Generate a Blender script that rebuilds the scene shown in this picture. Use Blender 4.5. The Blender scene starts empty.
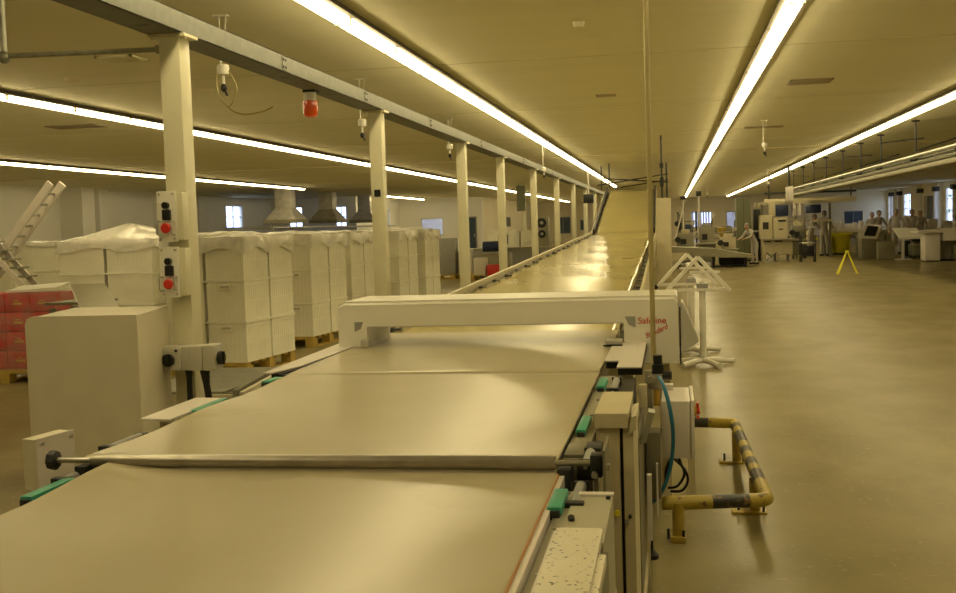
import bpy, bmesh, math, random
from mathutils import Vector, Matrix, Euler
random.seed(7)
PI = math.pi
scn = bpy.context.scene
COL = scn.collection

# ---------------------------------------------------------------- materials
MATS = {}
def mat(name, col, rough=0.5, metal=0.0, var=0.06, scale=8.0, emit=0.0, ecol=None, bump=0.0, bscale=40.0,
        alpha=1.0, spec=0.5, stretch=None, spots=None, coat=0.0):
    if name in MATS: return MATS[name]
    m = bpy.data.materials.new(name); m.use_nodes = True
    nt = m.node_tree; N = nt.nodes; L = nt.links
    b = N['Principled BSDF']
    b.inputs['Roughness'].default_value = rough
    b.inputs['Metallic'].default_value = metal
    b.inputs['Specular IOR Level'].default_value = spec
    b.inputs['Coat Weight'].default_value = coat
    tc = N.new('ShaderNodeTexCoord'); mp = N.new('ShaderNodeMapping')
    L.new(tc.outputs['Object'], mp.inputs['Vector'])
    if stretch: mp.inputs['Scale'].default_value = stretch
    n = N.new('ShaderNodeTexNoise'); n.inputs['Scale'].default_value = scale; n.inputs['Detail'].default_value = 4
    L.new(mp.outputs[0], n.inputs['Vector'])
    r = N.new('ShaderNodeValToRGB'); r.color_ramp.elements[0].position = .3; r.color_ramp.elements[1].position = .7
    r.color_ramp.elements[0].color = [c*(1-var) for c in col]+[1]
    r.color_ramp.elements[1].color = [min(1, c*(1+var)) for c in col]+[1]
    L.new(n.outputs['Fac'], r.inputs['Fac'])
    out = r.outputs['Color']
    if spots:                                  # (colour, threshold, scale): chipped paint / dirt marks with a shape of their own
        s = N.new('ShaderNodeTexNoise'); s.inputs['Scale'].default_value = spots[2]; s.inputs['Detail'].default_value = 6
        L.new(tc.outputs['Object'], s.inputs['Vector'])
        rr = N.new('ShaderNodeValToRGB'); rr.color_ramp.elements[0].position = spots[1]; rr.color_ramp.elements[1].position = spots[1]+.03
        L.new(s.outputs['Fac'], rr.inputs['Fac'])
        mx = N.new('ShaderNodeMix'); mx.data_type = 'RGBA'
        L.new(rr.outputs['Color'], mx.inputs[0]); L.new(out, mx.inputs[6]); mx.inputs[7].default_value = list(spots[0])+[1]
        out = mx.outputs[2]
    L.new(out, b.inputs['Base Color'])
    if bump:
        n2 = N.new('ShaderNodeTexNoise'); n2.inputs['Scale'].default_value = bscale; n2.inputs['Detail'].default_value = 3
        L.new(mp.outputs[0], n2.inputs['Vector'])
        bp = N.new('ShaderNodeBump'); bp.inputs['Strength'].default_value = bump; bp.inputs['Distance'].default_value = .02
        L.new(n2.outputs['Fac'], bp.inputs['Height']); L.new(bp.outputs[0], b.inputs['Normal'])
    if emit:
        b.inputs['Emission Color'].default_value = list(ecol or col)+[1]; b.inputs['Emission Strength'].default_value = emit
    if alpha < 1: b.inputs['Alpha'].default_value = alpha
    MATS[name] = m
    return m

CREAM   = (.60, .55, .38)
M_ceil  = mat('ceiling_paint', (.84, .80, .58), .7, var=.03, scale=.6, stretch=(.3, 2.5, 1))
M_floor = mat('floor_coating', (.285, .243, .122), .27, var=.14, scale=1.6, bump=.05, bscale=6, spec=.04, stretch=(1, .6, 1), spots=((.32, .27, .15), .62, 22))
M_wallw = mat('white_wall_paint', (.90, .885, .84), .7, var=.03, scale=.5)
M_wallc = mat('cream_wall_paint', (.76, .69, .50), .7, var=.03, scale=.5)
M_seam  = mat('ceiling_seam_paint', (.74, .66, .45), .6, var=.02)
M_shade = mat('ceiling_shade_line', (.66, .62, .42), .7, var=.02)  # darker tone for the shade marks drawn on the ceiling
M_seamd = mat('ceiling_seam_dark', (.36, .30, .19), .7, var=.02)
M_col   = mat('column_paint', (.70, .67, .48), .35, var=.05, scale=3, spots=((.50, .42, .25), .72, 9))
M_galv  = mat('galvanised_steel', (.34, .34, .28), .42, .6, var=.14, scale=14)
M_chan  = mat('dull_galvanised_channel', (.18, .185, .16), .5, .3, var=.14, scale=14)
M_steel = mat('brushed_steel', (.50, .48, .42), .3, .85, var=.1, scale=20)
M_rod   = mat('dull_roller_steel', (.36, .33, .27), .35, .7, var=.1, scale=20)
M_dark  = mat('dark_rubber', (.015, .017, .016), .5, var=.1)
M_black = mat('black_plastic', (.012, .012, .012), .4, var=.05)
M_matt = mat('matt_black_rod', (.01, .01, .01), .9, var=.05, spec=.1)
M_housing = mat('fixture_housing', (.10, .08, .05), .6, var=.05)
M_diff  = mat('fixture_diffuser', (.9, .88, .8), .4, emit=14.0, ecol=(1.0, .815, .43), var=.0)
M_belt  = mat('belt_surface', (.46, .405, .265), .22, var=.03, scale=2.5, spec=.25, bump=.06, bscale=1.6, spots=((.43, .38, .24), .60, 1.6))
M_beltf = mat('long_belt_surface', (.50, .43, .185), .13, var=.04, scale=.8, spec=.07, bump=.045, bscale=1.2, stretch=(1, 1.0, 1))
M_silver = mat('silver_duct_metal', (.62, .60, .56), .35, .35, var=.2, scale=5)
M_rail  = mat('grey_rail_metal', (.33, .31, .22), .4, .2, var=.1, scale=9)
M_hood  = mat('grey_beige_cover_paint', (.44, .42, .30), .4, var=.05, scale=6)
M_orange= mat('belt_edge_orange', (.42, .20, .05), .6)
M_white = mat('white_enamel', (.80, .78, .68), .32, var=.02, scale=3)
M_tray  = mat('white_tray', (.70, .65, .58), .35, var=.02, scale=3)
M_beige = mat('beige_cabinet_paint', (.66, .61, .46), .45, var=.04, scale=5, bump=.05, bscale=60)
M_creamp= mat('cream_machine_paint', (.60, .54, .36), .4, var=.06, scale=6, spots=((.30, .25, .16), .74, 30))
M_chip  = mat('chipped_cream_paint', (.70, .65, .48), .4, var=.05, scale=6, spots=((.10, .09, .07), .615, 85))
M_olive = mat('olive_grey_metal', (.22, .21, .15), .4, .4, var=.08, scale=8)
M_greyb = mat('grey_plastic_box', (.50, .48, .40), .4, var=.04)
M_green = mat('green_plastic', (.05, .34, .22), .4, var=.08)
M_red   = mat('red_button', (.62, .035, .02), .35, var=.03)
M_amber = mat('orange_lens', (.80, .10, .015), .12, emit=.03, ecol=(1, .12, .01), var=.05, spec=.8)
M_blue  = mat('blue_hose', (.02, .16, .26), .35)
M_yel   = mat('yellow_paint', (.44, .32, .05), .4, var=.2, scale=12, spots=((.16, .10, .04), .62, 18))
M_yelb  = mat('bright_yellow_plastic', (.95, .85, .03), .5, var=.08, scale=4, bump=.4, bscale=9)
M_wood  = mat('yellow_pallet_wood', (.50, .35, .07), .7, var=.15, scale=6, stretch=(1, 6, 1))
M_crate = mat('crate_plastic', (.90, .88, .74), .42, var=.04, scale=3)
M_crateb= mat('pale_crate_plastic', (.88, .86, .78), .42, var=.04, scale=3)
M_rbox  = mat('red_carton', (.55, .025, .02), .45, var=.2, scale=9)
M_ylab  = mat('yellow_print', (.62, .36, .04), .5, var=.15)
M_brass = mat('brass_pipe', (.50, .43, .20), .35, .3, var=.1)
M_text  = mat('red_print', (.62, .05, .03), .4, var=.02)
M_grey  = mat('mid_grey_paint', (.30, .30, .27), .5)
M_lgrey = mat('pale_grey_machine_paint', (.31, .29, .20), .45, var=.08, scale=4)
M_green2= mat('grey_green_panel', (.15, .16, .09), .55, var=.03)
M_bluem = mat('dark_blue_enamel', (.02, .035, .10), .4, var=.3, scale=10)
M_coat  = mat('white_work_cloth', (.46, .42, .38), .8, var=.05, bump=.2, bscale=14)
M_skin  = mat('skin', (.50, .29, .19), .5, var=.04)
M_net   = mat('hair_net', (.30, .27, .28), .8, var=.15, scale=60)
M_shoe  = mat('dark_shoe', (.03, .03, .03), .5)
M_leaf  = mat('outdoor_foliage', (.10, .17, .06), .7, var=.4, scale=5)
M_bark  = mat('outdoor_bark', (.14, .10, .07), .8, var=.2)
M_ground= mat('outdoor_ground', (.45, .43, .38), .9, var=.1)

def film_mat(name, col, a):
    m = bpy.data.materials.new(name); m.use_nodes = True
    nt = m.node_tree; N = nt.nodes; L = nt.links
    b = N['Principled BSDF']; b.inputs['Base Color'].default_value = list(col)+[1]; b.inputs['Roughness'].default_value = .16
    n = N.new('ShaderNodeTexNoise'); n.inputs['Scale'].default_value = 7; n.inputs['Detail'].default_value = 5
    tc = N.new('ShaderNodeTexCoord'); L.new(tc.outputs['Object'], n.inputs['Vector'])
    bp = N.new('ShaderNodeBump'); bp.inputs['Strength'].default_value = .5; bp.inputs['Distance'].default_value = .03
    L.new(n.outputs['Fac'], bp.inputs['Height']); L.new(bp.outputs[0], b.inputs['Normal'])
    mr = N.new('ShaderNodeMapRange'); mr.inputs[1].default_value = .3; mr.inputs[2].default_value = .7
    mr.inputs[3].default_value = max(a-.12, .02); mr.inputs[4].default_value = a+.12
    L.new(n.outputs['Fac'], mr.inputs[0]); L.new(mr.outputs[0], b.inputs['Alpha'])
    return m
M_film  = film_mat('stretch_film', (.92, .90, .82), .84)
M_filmc = film_mat('clear_stretch_film', (.80, .72, .64), .07)
def glass_mat():
    m = bpy.data.materials.new('window_glass'); m.use_nodes = True
    nt = m.node_tree; N = nt.nodes; L = nt.links; N.remove(N['Principled BSDF'])
    t = N.new('ShaderNodeBsdfTransparent'); t.inputs[0].default_value = (.86, .9, .95, 1)
    g = N.new('ShaderNodeBsdfGlossy'); g.inputs['Roughness'].default_value = .05
    f = N.new('ShaderNodeTexNoise'); f.inputs['Scale'].default_value = .5
    mx = N.new('ShaderNodeMixShader'); mx.inputs[0].default_value = .08
    L.new(t.outputs[0], mx.inputs[1]); L.new(g.outputs[0], mx.inputs[2]); L.new(mx.outputs[0], N['Material Output'].inputs[0])
    return m
M_glass = glass_mat()
M_dglass = mat('dim_blue_glass', (.06, .09, .13), .12, var=.2, scale=2)
M_curtain = film_mat('blind_fabric', (.62, .66, .85), .75)

# striped warning paint
def stripe_mat():
    m = bpy.data.materials.new('yellow_black_stripes'); m.use_nodes = True
    nt = m.node_tree; N = nt.nodes; L = nt.links; b = N['Principled BSDF']; b.inputs['Roughness'].default_value = .42
    tc = N.new('ShaderNodeTexCoord'); sp = N.new('ShaderNodeSeparateXYZ'); L.new(tc.outputs['UV'], sp.inputs[0])
    n = N.new('ShaderNodeTexNoise'); n.inputs['Scale'].default_value = 22; L.new(tc.outputs['Object'], n.inputs['Vector'])
    r = N.new('ShaderNodeValToRGB'); r.color_ramp.interpolation = 'CONSTANT'
    r.color_ramp.elements[0].color = (.04, .038, .03, 1); r.color_ramp.elements[1].position = .5; r.color_ramp.elements[1].color = (.46, .35, .05, 1)
    L.new(sp.outputs[1], r.inputs[0])
    rr = N.new('ShaderNodeValToRGB'); rr.color_ramp.elements[0].position = .63; rr.color_ramp.elements[1].position = .66
    L.new(n.outputs['Fac'], rr.inputs[0])
    mx = N.new('ShaderNodeMix'); mx.data_type = 'RGBA'; L.new(rr.outputs[0], mx.inputs[0]); L.new(r.outputs[0], mx.inputs[6])
    mx.inputs[7].default_value = (.2, .13, .05, 1); L.new(mx.outputs[2], b.inputs['Base Color'])
    return m

# ---------------------------------------------------------------- mesh helpers
class MB:
    def __init__(s): s.bm = bmesh.new()
    def _add(s, fn, M):
        r = fn(); bmesh.ops.transform(s.bm, matrix=M, verts=r['verts']); return r['verts']
    def box(s, x0, x1, y0, y1, z0, z1, bev=0, rot=None, seg=2):
        vs = bmesh.ops.create_cube(s.bm, size=1)['verts']
        bmesh.ops.scale(s.bm, vec=(abs(x1-x0), abs(y1-y0), abs(z1-z0)), verts=vs)
        if bev:
            es = {e for v in vs for e in v.link_edges}
            r = bmesh.ops.bevel(s.bm, geom=list(es), offset=bev, segments=seg, affect='EDGES', profile=.6)
            vs = list({v for f in r['faces'] for v in f.verts} | {v for v in vs if v.is_valid})
        if rot: bmesh.ops.rotate(s.bm, cent=(0, 0, 0), matrix=Euler(rot).to_matrix(), verts=vs)
        bmesh.ops.translate(s.bm, vec=((x0+x1)/2, (y0+y1)/2, (z0+z1)/2), verts=vs)
        return s
    def cyl(s, p, q, r, r2=None, n=16):
        p = Vector(p); q = Vector(q); d = q-p
        M = Matrix.Translation((p+q)/2) @ d.to_track_quat('Z', 'Y').to_matrix().to_4x4()
        bmesh.ops.create_cone(s.bm, cap_ends=True, segments=n, radius1=r, radius2=r if r2 is None else r2, depth=d.length, matrix=M)
        return s
    def bar(s, p, q, w, h, up=(0, 0, 1)):
        p = Vector(p); q = Vector(q); d = (q-p); L = d.length; d.normalize()
        u = Vector(up); x = d.cross(u).normalized(); u = x.cross(d)
        M = Matrix((x, d, u)).transposed().to_4x4(); M.translation = (p+q)/2
        vs = bmesh.ops.create_cube(s.bm, size=1)['verts']
        bmesh.ops.scale(s.bm, vec=(w, L, h), verts=vs); bmesh.ops.transform(s.bm, matrix=M, verts=vs)
        return s
    def sph(s, c, r, sc=(1, 1, 1), u=16, v=10):
        M = Matrix.Translation(c) @ Matrix.Diagonal((*sc, 1))
        bmesh.ops.create_uvsphere(s.bm, u_segments=u, v_segments=v, radius=r, matrix=M); return s
    def lathe(s, c, prof, n=20):
        rings = []
        for r, z in prof:
            rings.append([s.bm.verts.new((c[0]+r*math.cos(2*PI*i/n), c[1]+r*math.sin(2*PI*i/n), c[2]+z)) for i in range(n)])
        for a, b in zip(rings, rings[1:]):
            for i in range(n): s.bm.faces.new((a[i], a[(i+1) % n], b[(i+1) % n], b[i]))
        s.bm.faces.new(rings[0][::-1]); s.bm.faces.new(rings[-1]); return s
    def prism(s, pts, vec):
        vec = Vector(vec); a = [s.bm.verts.new(p) for p in pts]; b = [s.bm.verts.new(Vector(p)+vec) for p in pts]
        n = len(pts); s.bm.faces.new(a[::-1]); s.bm.faces.new(b)
        for i in range(n): s.bm.faces.new((a[i], a[(i+1) % n], b[(i+1) % n], b[i]))
        return s
    def tube(s, pts, r, n=10, smooth=6, uvs=False):
        P = [Vector(p) for p in pts]
        if smooth and len(P) > 2:
            Q = []
            for i in range(len(P)-1):
                p0 = P[max(i-1, 0)]; p1 = P[i]; p2 = P[i+1]; p3 = P[min(i+2, len(P)-1)]
                for k in range(smooth):
                    t = k/smooth
                    Q.append(.5*((2*p1)+(p2-p0)*t+(2*p0-5*p1+4*p2-p3)*t*t+(3*p1-p0-3*p2+p3)*t**3))
            Q.append(P[-1]); P = Q
        rings = []; up = Vector((0, 0, 1)); L = 0; lens = []
        for i, p in enumerate(P):
            d = (P[min(i+1, len(P)-1)]-P[max(i-1, 0)]).normalized()
            if i: L += (P[i]-P[i-1]).length
            lens.append(L)
            if abs(d.dot(up)) > .95: up = Vector((1, 0, 0)) if abs(d.x) < .9 else Vector((0, 1, 0))
            x = d.cross(up).normalized(); y = x.cross(d); up = y
            rings.append([s.bm.verts.new(p+x*r*math.cos(2*PI*k/n)+y*r*math.sin(2*PI*k/n)) for k in range(n)])
        uv = s.bm.loops.layers.uv.verify() if uvs else None
        for j, (a, b) in enumerate(zip(rings, rings[1:])):
            for i in range(n):
                f = s.bm.faces.new((a[i], a[(i+1) % n], b[(i+1) % n], b[i]))
                if uvs:
                    for lp, v in zip(f.loops, (lens[j], lens[j], lens[j+1], lens[j+1])): lp[uv].uv = (0, v)
        s.bm.faces.new(rings[0][::-1]); s.bm.faces.new(rings[-1]); return s

def link_bm(name, bm, material, smooth=30):
    bmesh.ops.recalc_face_normals(bm, faces=bm.faces)
    me = bpy.data.meshes.new(name); bm.to_mesh(me); bm.free()
    if smooth:
        for p in me.polygons: p.use_smooth = True
        me.set_sharp_from_angle(angle=math.radians(smooth))
    me.materials.append(material)
    o = bpy.data.objects.new(name, me); COL.objects.link(o); return o

def tag(o, label=None, cat=None, group=None, kind=None):
    if label: o['label'] = label
    if cat: o['category'] = cat
    if group: o['group'] = group
    if kind: o['kind'] = kind
    return o

def root(name, label, cat, loc=(0, 0, 0), group=None, kind=None):
    o = bpy.data.objects.new(name, None); COL.objects.link(o); o.location = loc
    o.empty_display_size = .1
    return tag(o, label, cat, group, kind)

def part(name, mb, material, parent, smooth=30, label=None, local=False):
    """mb is in world coordinates unless local; parent is the thing (or a part of it)"""
    o = link_bm(name, mb.bm, material, smooth)
    top = parent; off = Vector(parent.location)
    while top.parent: top = top.parent; off += Vector(top.location)
    if not local and off.length: o.data.transform(Matrix.Translation(-off))
    o.parent = parent
    if label: o['label'] = label
    return o

def solo(name, mb, material, label, cat, group=None, loc=None, smooth=30):
    """a thing that is one mesh; its origin is put at loc (default base centre)"""
    o = link_bm(name, mb.bm, material, smooth)
    if loc is None:
        vs = [v.co for v in o.data.vertices]
        loc = Vector(((min(v.x for v in vs)+max(v.x for v in vs))/2, (min(v.y for v in vs)+max(v.y for v in vs))/2, min(v.z for v in vs)))
    loc = Vector(loc); o.data.transform(Matrix.Translation(-loc)); o.location = loc
    return tag(o, label, cat, group)

def struct(name, mb, material, smooth=0):
    o = link_bm(name, mb.bm, material, smooth); o['kind'] = 'structure'; return o

def kids(o): return []
def dup(o, loc=None, rz=None, label=None, group=None, parent=None):
    chs = [c for c in bpy.data.objects if c.parent == o]
    c = o.copy(); COL.objects.link(c); c.parent = parent
    if loc is not None: c.location = loc
    if rz is not None: c.rotation_euler = (0, 0, rz)
    if label: c['label'] = label
    if group: c['group'] = group
    for k in chs: dup(k, parent=c)
    return c

# ---------------------------------------------------------------- camera
HC = 1.55
cam = bpy.data.cameras.new('camera'); co = bpy.data.objects.new('camera', cam); COL.objects.link(co)
cam.sensor_width = 36; cam.lens = 1100/956*36; cam.clip_start = .05; cam.clip_end = 400
co.matrix_world = Matrix(((.9843474, .0206743, .175022, 0), (.1732878, .0674393, -.9825596, 0), (-.0321171, .9975092, .0628011, HC), (0, 0, 0, 1)))
scn.camera = co

# ---------------------------------------------------------------- room shell
XL, XR, YB, YF, H = -22.5, 17.4, -3.0, 95.0, 3.5
struct('floor', MB().box(XL-.2, XR+.2, YB-.2, YF+.2, -.2, 0), M_floor)
struct('ceiling', MB().box(XL-.2, XR+.2, YB-.2, YF+.2, H, H+.2), M_ceil)

def wall(name, axis, c, t, a0, a1, holes, material, z0=0, z1=H):
    """axis 'x': the wall lies in a plane x=c; holes (a0,a1,z0,z1)"""
    m = MB(); cuts = sorted({a0, a1} | {h[0] for h in holes} | {h[1] for h in holes})
    for u, v in zip(cuts, cuts[1:]):
        hs = sorted([h for h in holes if h[0] <= u and h[1] >= v], key=lambda h: h[2]); z = z0
        spans = []
        for h in hs: spans.append((z, h[2])); z = h[3]
        spans.append((z, z1))
        for p, q in spans:
            if q-p > .001:
                if axis == 'x': m.box(c, c+t, u, v, p, q)
                else: m.box(u, v, c, c+t, p, q)
    return struct(name, m, material)

LW = [(53.5, 55.7, 1.9, 3.1)]
RW = [(92.0, 94.6, .9, 3.0), (86.0, 88.6, 1.35, 3.05), (71.6, 75.4, .9, 3.15)]
BW = [(-9.94, -8.6, .75, 2.2), (-7.8, -7.2, 1.0, 1.9), (1.6, 3.3, .95, 2.25), (4.5, 5.6, .7, 2.2), (14.0, 15.5, .85, 1.9)]
wall('wall_left', 'x', XL-.2, .2, YB, 60.2, LW, M_wallw)
wall('wall_left_return', 'y', 60, .2, XL, -17.5, [(-21.5, -20.65, 1.8, 3.05), (-18.75, -18.05, 1.8, 3.0)], M_wallw)
wall('wall_left_far', 'x', -17.7, .2, 60.2, 70.2, [(66.6, 67.6, 1.7, 2.9)], M_wallw)
WL = (-16.1, -14.6, 1.05, 2.25)
wall('wall_left_back', 'y', 70, .2, -17.5, -12.0, [WL], M_wallw)
wall('wall_partition_side', 'x', -12.2, .2, 70.2, YF, [(79.6, 82.6, 1.5, 2.25)], M_wallc)
wall('wall_right', 'x', XR, .2, YB, YF, RW, M_wallc)
wall('wall_back', 'y', YF, .2, -12.2, XR+.2, BW, M_wallc)
wall('wall_front', 'y', YB-.2, .2, XL, XR, [], M_wallc)

wn = [0]
def window(axis, c, t, h, cols=2, rows=2, glass=M_glass, dark=False):
    wn[0] += 1
    f = MB(); a0, a1, z0, z1 = h; w = .06
    def bx(m, u0, u1, p, q, d0=0, d1=1):
        if axis == 'x': m.box(c+t*d0, c+t*d1, u0, u1, p, q)
        else: m.box(u0, u1, c+t*d0, c+t*d1, p, q)
    bx(f, a0, a0+w, z0, z1); bx(f, a1-w, a1, z0, z1); bx(f, a0, a1, z0, z0+w); bx(f, a0, a1, z1-w, z1)
    for i in range(1, cols): x = a0+(a1-a0)*i/cols; bx(f, x-.02, x+.02, z0, z1, .2, .8)
    for i in range(1, rows): z = z0+(z1-z0)*i/rows; bx(f, a0, a1, z-.02, z+.02, .2, .8)
    o = struct('window_%d' % wn[0], f, M_grey if dark else M_white)
    g = MB(); bx(g, a0+w*.5, a1-w*.5, z0+w*.5, z1-w*.5, .45, .55)
    p = part('pane', g, glass, o, smooth=0)
    return o
for h in LW: window('x', XL-.16, .12, h)
for h in RW: window('x', XR+.04, .12, h, 3, 3)
window('y', 60.04, .12, (-21.5, -20.65, 1.8, 3.05)); window('y', 60.04, .12, (-18.75, -18.05, 1.8, 3.0))
window('x', -17.66, .12, (66.6, 67.6, 1.7, 2.9), 1, 1)
window('y', 70.04, .12, WL, 1, 1, M_curtain)
window('x', -12.16, .12, (79.6, 82.6, 1.5, 2.25), 2, 1, M_dglass, dark=True)
for h, g in zip(BW, (M_dglass, M_dglass, M_glass, M_curtain, M_dglass)): window('y', YF+.04, .12, h, 2, 1, g, dark=True)
bl = MB()
for k in range(7): bl.box(1.66+k*.22, 1.82+k*.22, YF-.03, YF-.01, 1.0, 2.2)
o = struct('trim_2', bl, M_curtain)
# glazed doors far left
def door(n, x0, x1, y, z1, m=M_dglass):
    f = MB().box(x0, x0+.08, y-.06, y, 0, z1).box(x1-.08, x1, y-.06, y, 0, z1).box(x0, x1, y-.06, y, z1-.08, z1)
    o = struct('door_%d' % n, f, M_grey)
    part('door_leaf', MB().box(x0+.08, x1-.08, y-.04, y-.01, .02, z1-.08), m, o, smooth=0)
    part('door_handle', MB().box(x1-.18, x1-.14, y-.10, y-.04, .95, 1.15), M_steel, o, smooth=0)
door(1, -12.95, -12.4, 69.99, 2.25)
door(2, -11.6, -10.9, YF, 2.2, M_black)
# pilasters on the left wall and white slit
for i, y in enumerate((37.9, 39.9, 45.4, 49.5)):
    struct('trim_%d' % (3+i), MB().box(XL, XL+(.9, .5, .3, .3)[i], y, y+(.9, .7, .3, .3)[i], 0, H), M_wallw)
# white and cream pilasters with windows between, right wall
for i, (y, w) in enumerate(((69.5, 1.6), (76.0, 3.2), (82.0, 1.5), (89.2, 1.6))):
    struct('trim_%d' % (8+i), MB().box(XR-.35, XR, y, y+w, 0, H), M_wallc)
# ceiling seams (bright cover strips) and darker strips painted in for shade marks
struct('trim_12', MB().box(XL, XR, 31.8, 31.95, H-.02, H), M_seam)
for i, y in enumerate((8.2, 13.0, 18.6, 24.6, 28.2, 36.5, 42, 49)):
    struct('trim_%d' % (20+i), MB().box(XL, XR, y, y+.035, H-.004, H), M_shade)
struct('trim_16', MB().box(XL, XL+.06, YB, 37.9, 1.38, 1.5), M_seam)          # pale rail along the left wall

# outside daylight, ground and trees seen through the right windows
g = struct('ground', MB().box(-60, 60, -40, 160, -.6, -.3), M_ground)
def tree(x, y, h, label):
    t = root('outdoor_tree', label, 'tree', (x, y, -.3), 'trees outside the right windows')
    part('trunk', MB().tube([(x, y, -.3), (x+.1, y+.1, h*.4), (x, y-.1, h*.7)], .14, 8), M_bark, t)
    b = MB()
    for k in range(90):
        a = random.uniform(0, 2*PI); r = random.uniform(.2, 1.5); z = random.uniform(.2, 1.0)*h
        c = Vector((x+r*math.cos(a), y+r*math.sin(a), z)); s = random.uniform(.12, .3)
        b.sph(c, s, (1, 1, .45), 6, 4)
    part('foliage', b, M_leaf, t)
tree(20.6, 74.0, 4.2, 'leafy tree outside the nearest bright window on the right')
tree(21.0, 94.5, 4.0, 'leafy tree outside the farthest bright window on the right')

# ---------------------------------------------------------------- fluorescent rows
def fixture():
    t = root('ceiling_light', 'fluorescent ceiling light', 'ceiling light')
    part('housing', MB().box(-.095, .095, 0, 1.63, -.055, -.001).box(-.125, .125, 0, 1.63, -.062, -.052), M_housing, t, local=True)
    d = MB(); d.prism([(-.072, .04, -.062), (-.072, .04, -.10), (-.05, .04, -.12), (.05, .04, -.12), (.072, .04, -.10), (.072, .04, -.062)], (0, 1.565, 0))
    df = part('diffuser', d, M_diff, t, local=True)
    part('end_cap', MB().box(-.074, .074, -.005, .035, -.122, -.062), M_seam, df, local=True)
    return t
ORD = ['first', 'second', 'third', 'fourth', 'fifth', 'sixth', 'seventh', 'eighth', 'ninth', 'tenth']
fx = fixture(); used = False
ROWS = [(-2.84, -.35, 58, 'row above the long conveyor', 8.0), (1.09, 0.01, 92.5, 'row over the open floor', 9.5),
        (4.50, 4.45, 92.5, 'rightmost row by the pipe run', 18.5), (-8.45, 3.1, 92.5, 'row behind the cream columns', 12.3),
        (-15.5, 4.05, 45.4, 'far left row over the crates', 23.5), (-15.5, 58.5, 69.5, 'short row by the white wall', 58)]
for X, y0, y1, where, yvis in ROWS:
    k = 0; y = y0
    while y+1.6 < y1:
        if y+1.6 < yvis: lab = 'overhead fluorescent light nearest the camera, ' + where
        elif k < 9:
            lab = '%s lit fluorescent ceiling light in view, %s' % (ORD[k], where); k += 1
        else: lab = 'distant lit fluorescent light in the far run, ' + where
        if not used: o = fx; used = True; o['label'] = lab
        else: o = dup(fx, label=lab)
        o.location = (X, y, H); o['group'] = 'lights in the ' + where
        y += 1.65

# ---------------------------------------------------------------- columns and overhead steel channel
COLY = [6.95, 12.1, 17.2, 21.25, 26.4, 31.8, 37.3, 42.5, 47.7, 53.0]
names = ['nearest cream steel column, carrying the two red-button panels', 'second cream steel column with a small black plate, by the wrapped crates',
         'third cream column from the camera, beyond the last crate stack', 'fourth cream column from the camera', 'fifth cream column from the camera',
         'sixth cream column from the camera', 'seventh cream column, near the conveyor bend', 'eighth cream column, left of the rising conveyor',
         'ninth cream column, behind the rising conveyor side', 'farthest cream column of the row under the channel']
for i, y in enumerate(COLY):
    t = root('steel_column', names[i]+', under the channel', 'column', (-3.27, y, 0), 'cream columns along the conveyor', 'thing')
    m = MB().box(-3.345, -3.20, y, y+.16, 0, 2.885, .006)
    part('shaft', m, M_col, t)
    part('base_plate', MB().box(-3.41, -3.13, y-.06, y+.22, 0, .012), M_col, t)
    hp = MB().box(-3.40, -3.15, y-.03, y+.19, 2.878, 2.898)
    hp.cyl((-3.385, y, 2.865), (-3.385, y, 2.892), .012).cyl((-3.165, y+.02, 2.865), (-3.165, y+.02, 2.892), .012)
    part('head_plate', hp, M_col, t)
    if i == 1: part('black_plate', MB().box(-3.305, -3.235, y-.012, y, 1.93, 2.01), M_black, t)
m = MB()
x0, x1, z0, z1 = -3.41, -3.17, 2.90, 3.04
m.box(x0, x1, YB+.1, 58, z0, z0+.006).box(x0, x0+.006, YB+.1, 58, z0, z1).box(x1-.006, x1, YB+.1, 58, z0, z1).box(x0, x1, YB+.1, 58, z1-.006, z1)
cb = root('overhead_channel', 'long galvanised steel cable channel resting on the cream columns', 'steel beam', (-3.33, 3, 2.87), kind='thing')
part('trunking', m, M_chan, cb, smooth=0)
for y in (4.6, 8.9, 11.4, 14.6, 18.6, 24, 30):
    j = MB().box(x1-.001, x1+.004, y-.05, y+.05, z0+.015, z1-.015)
    part('splice_plate', j, M_chan, cb)
    s = MB()
    for dy in (-.03, .03):
        for dz in (.04, .10): s.cyl((x1+.003, y+dy, z0+dz), (x1+.010, y+dy, z0+dz), .010, n=8)
    part('bolts', s, M_dark, cb)
for y in (5.4, 6.6, 9.2, 10.5):
    part('slot', MB().box(-3.32, -3.24, y, y+.05, z0-.002, z0+.001), M_black, cb)

# beacon under the channel
b = root('warning_beacon', 'orange-red warning beacon hanging under the galvanised channel', 'beacon', (-3.29, 10.15, 2.87))
part('bracket', MB().box(-3.42, -3.30, 10.08, 10.22, 2.88, 2.90).cyl((-3.40, 10.15, 2.86), (-3.40, 10.15, 2.895), .012).cyl((-3.33, 10.15, 2.86), (-3.33, 10.15, 2.895), .012), M_dark, b)
part('socket', MB().lathe((-3.37, 10.15, .055), [(.045, 2.745), (.058, 2.75), (.06, 2.83), (.05, 2.85)]), M_white, b)
part('lens', MB().lathe((-3.37, 10.15, .055), [(.03, 2.592), (.05, 2.597), (.064, 2.62), (.07, 2.66), (.07, 2.74), (.06, 2.748)]), M_amber, b)

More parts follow.
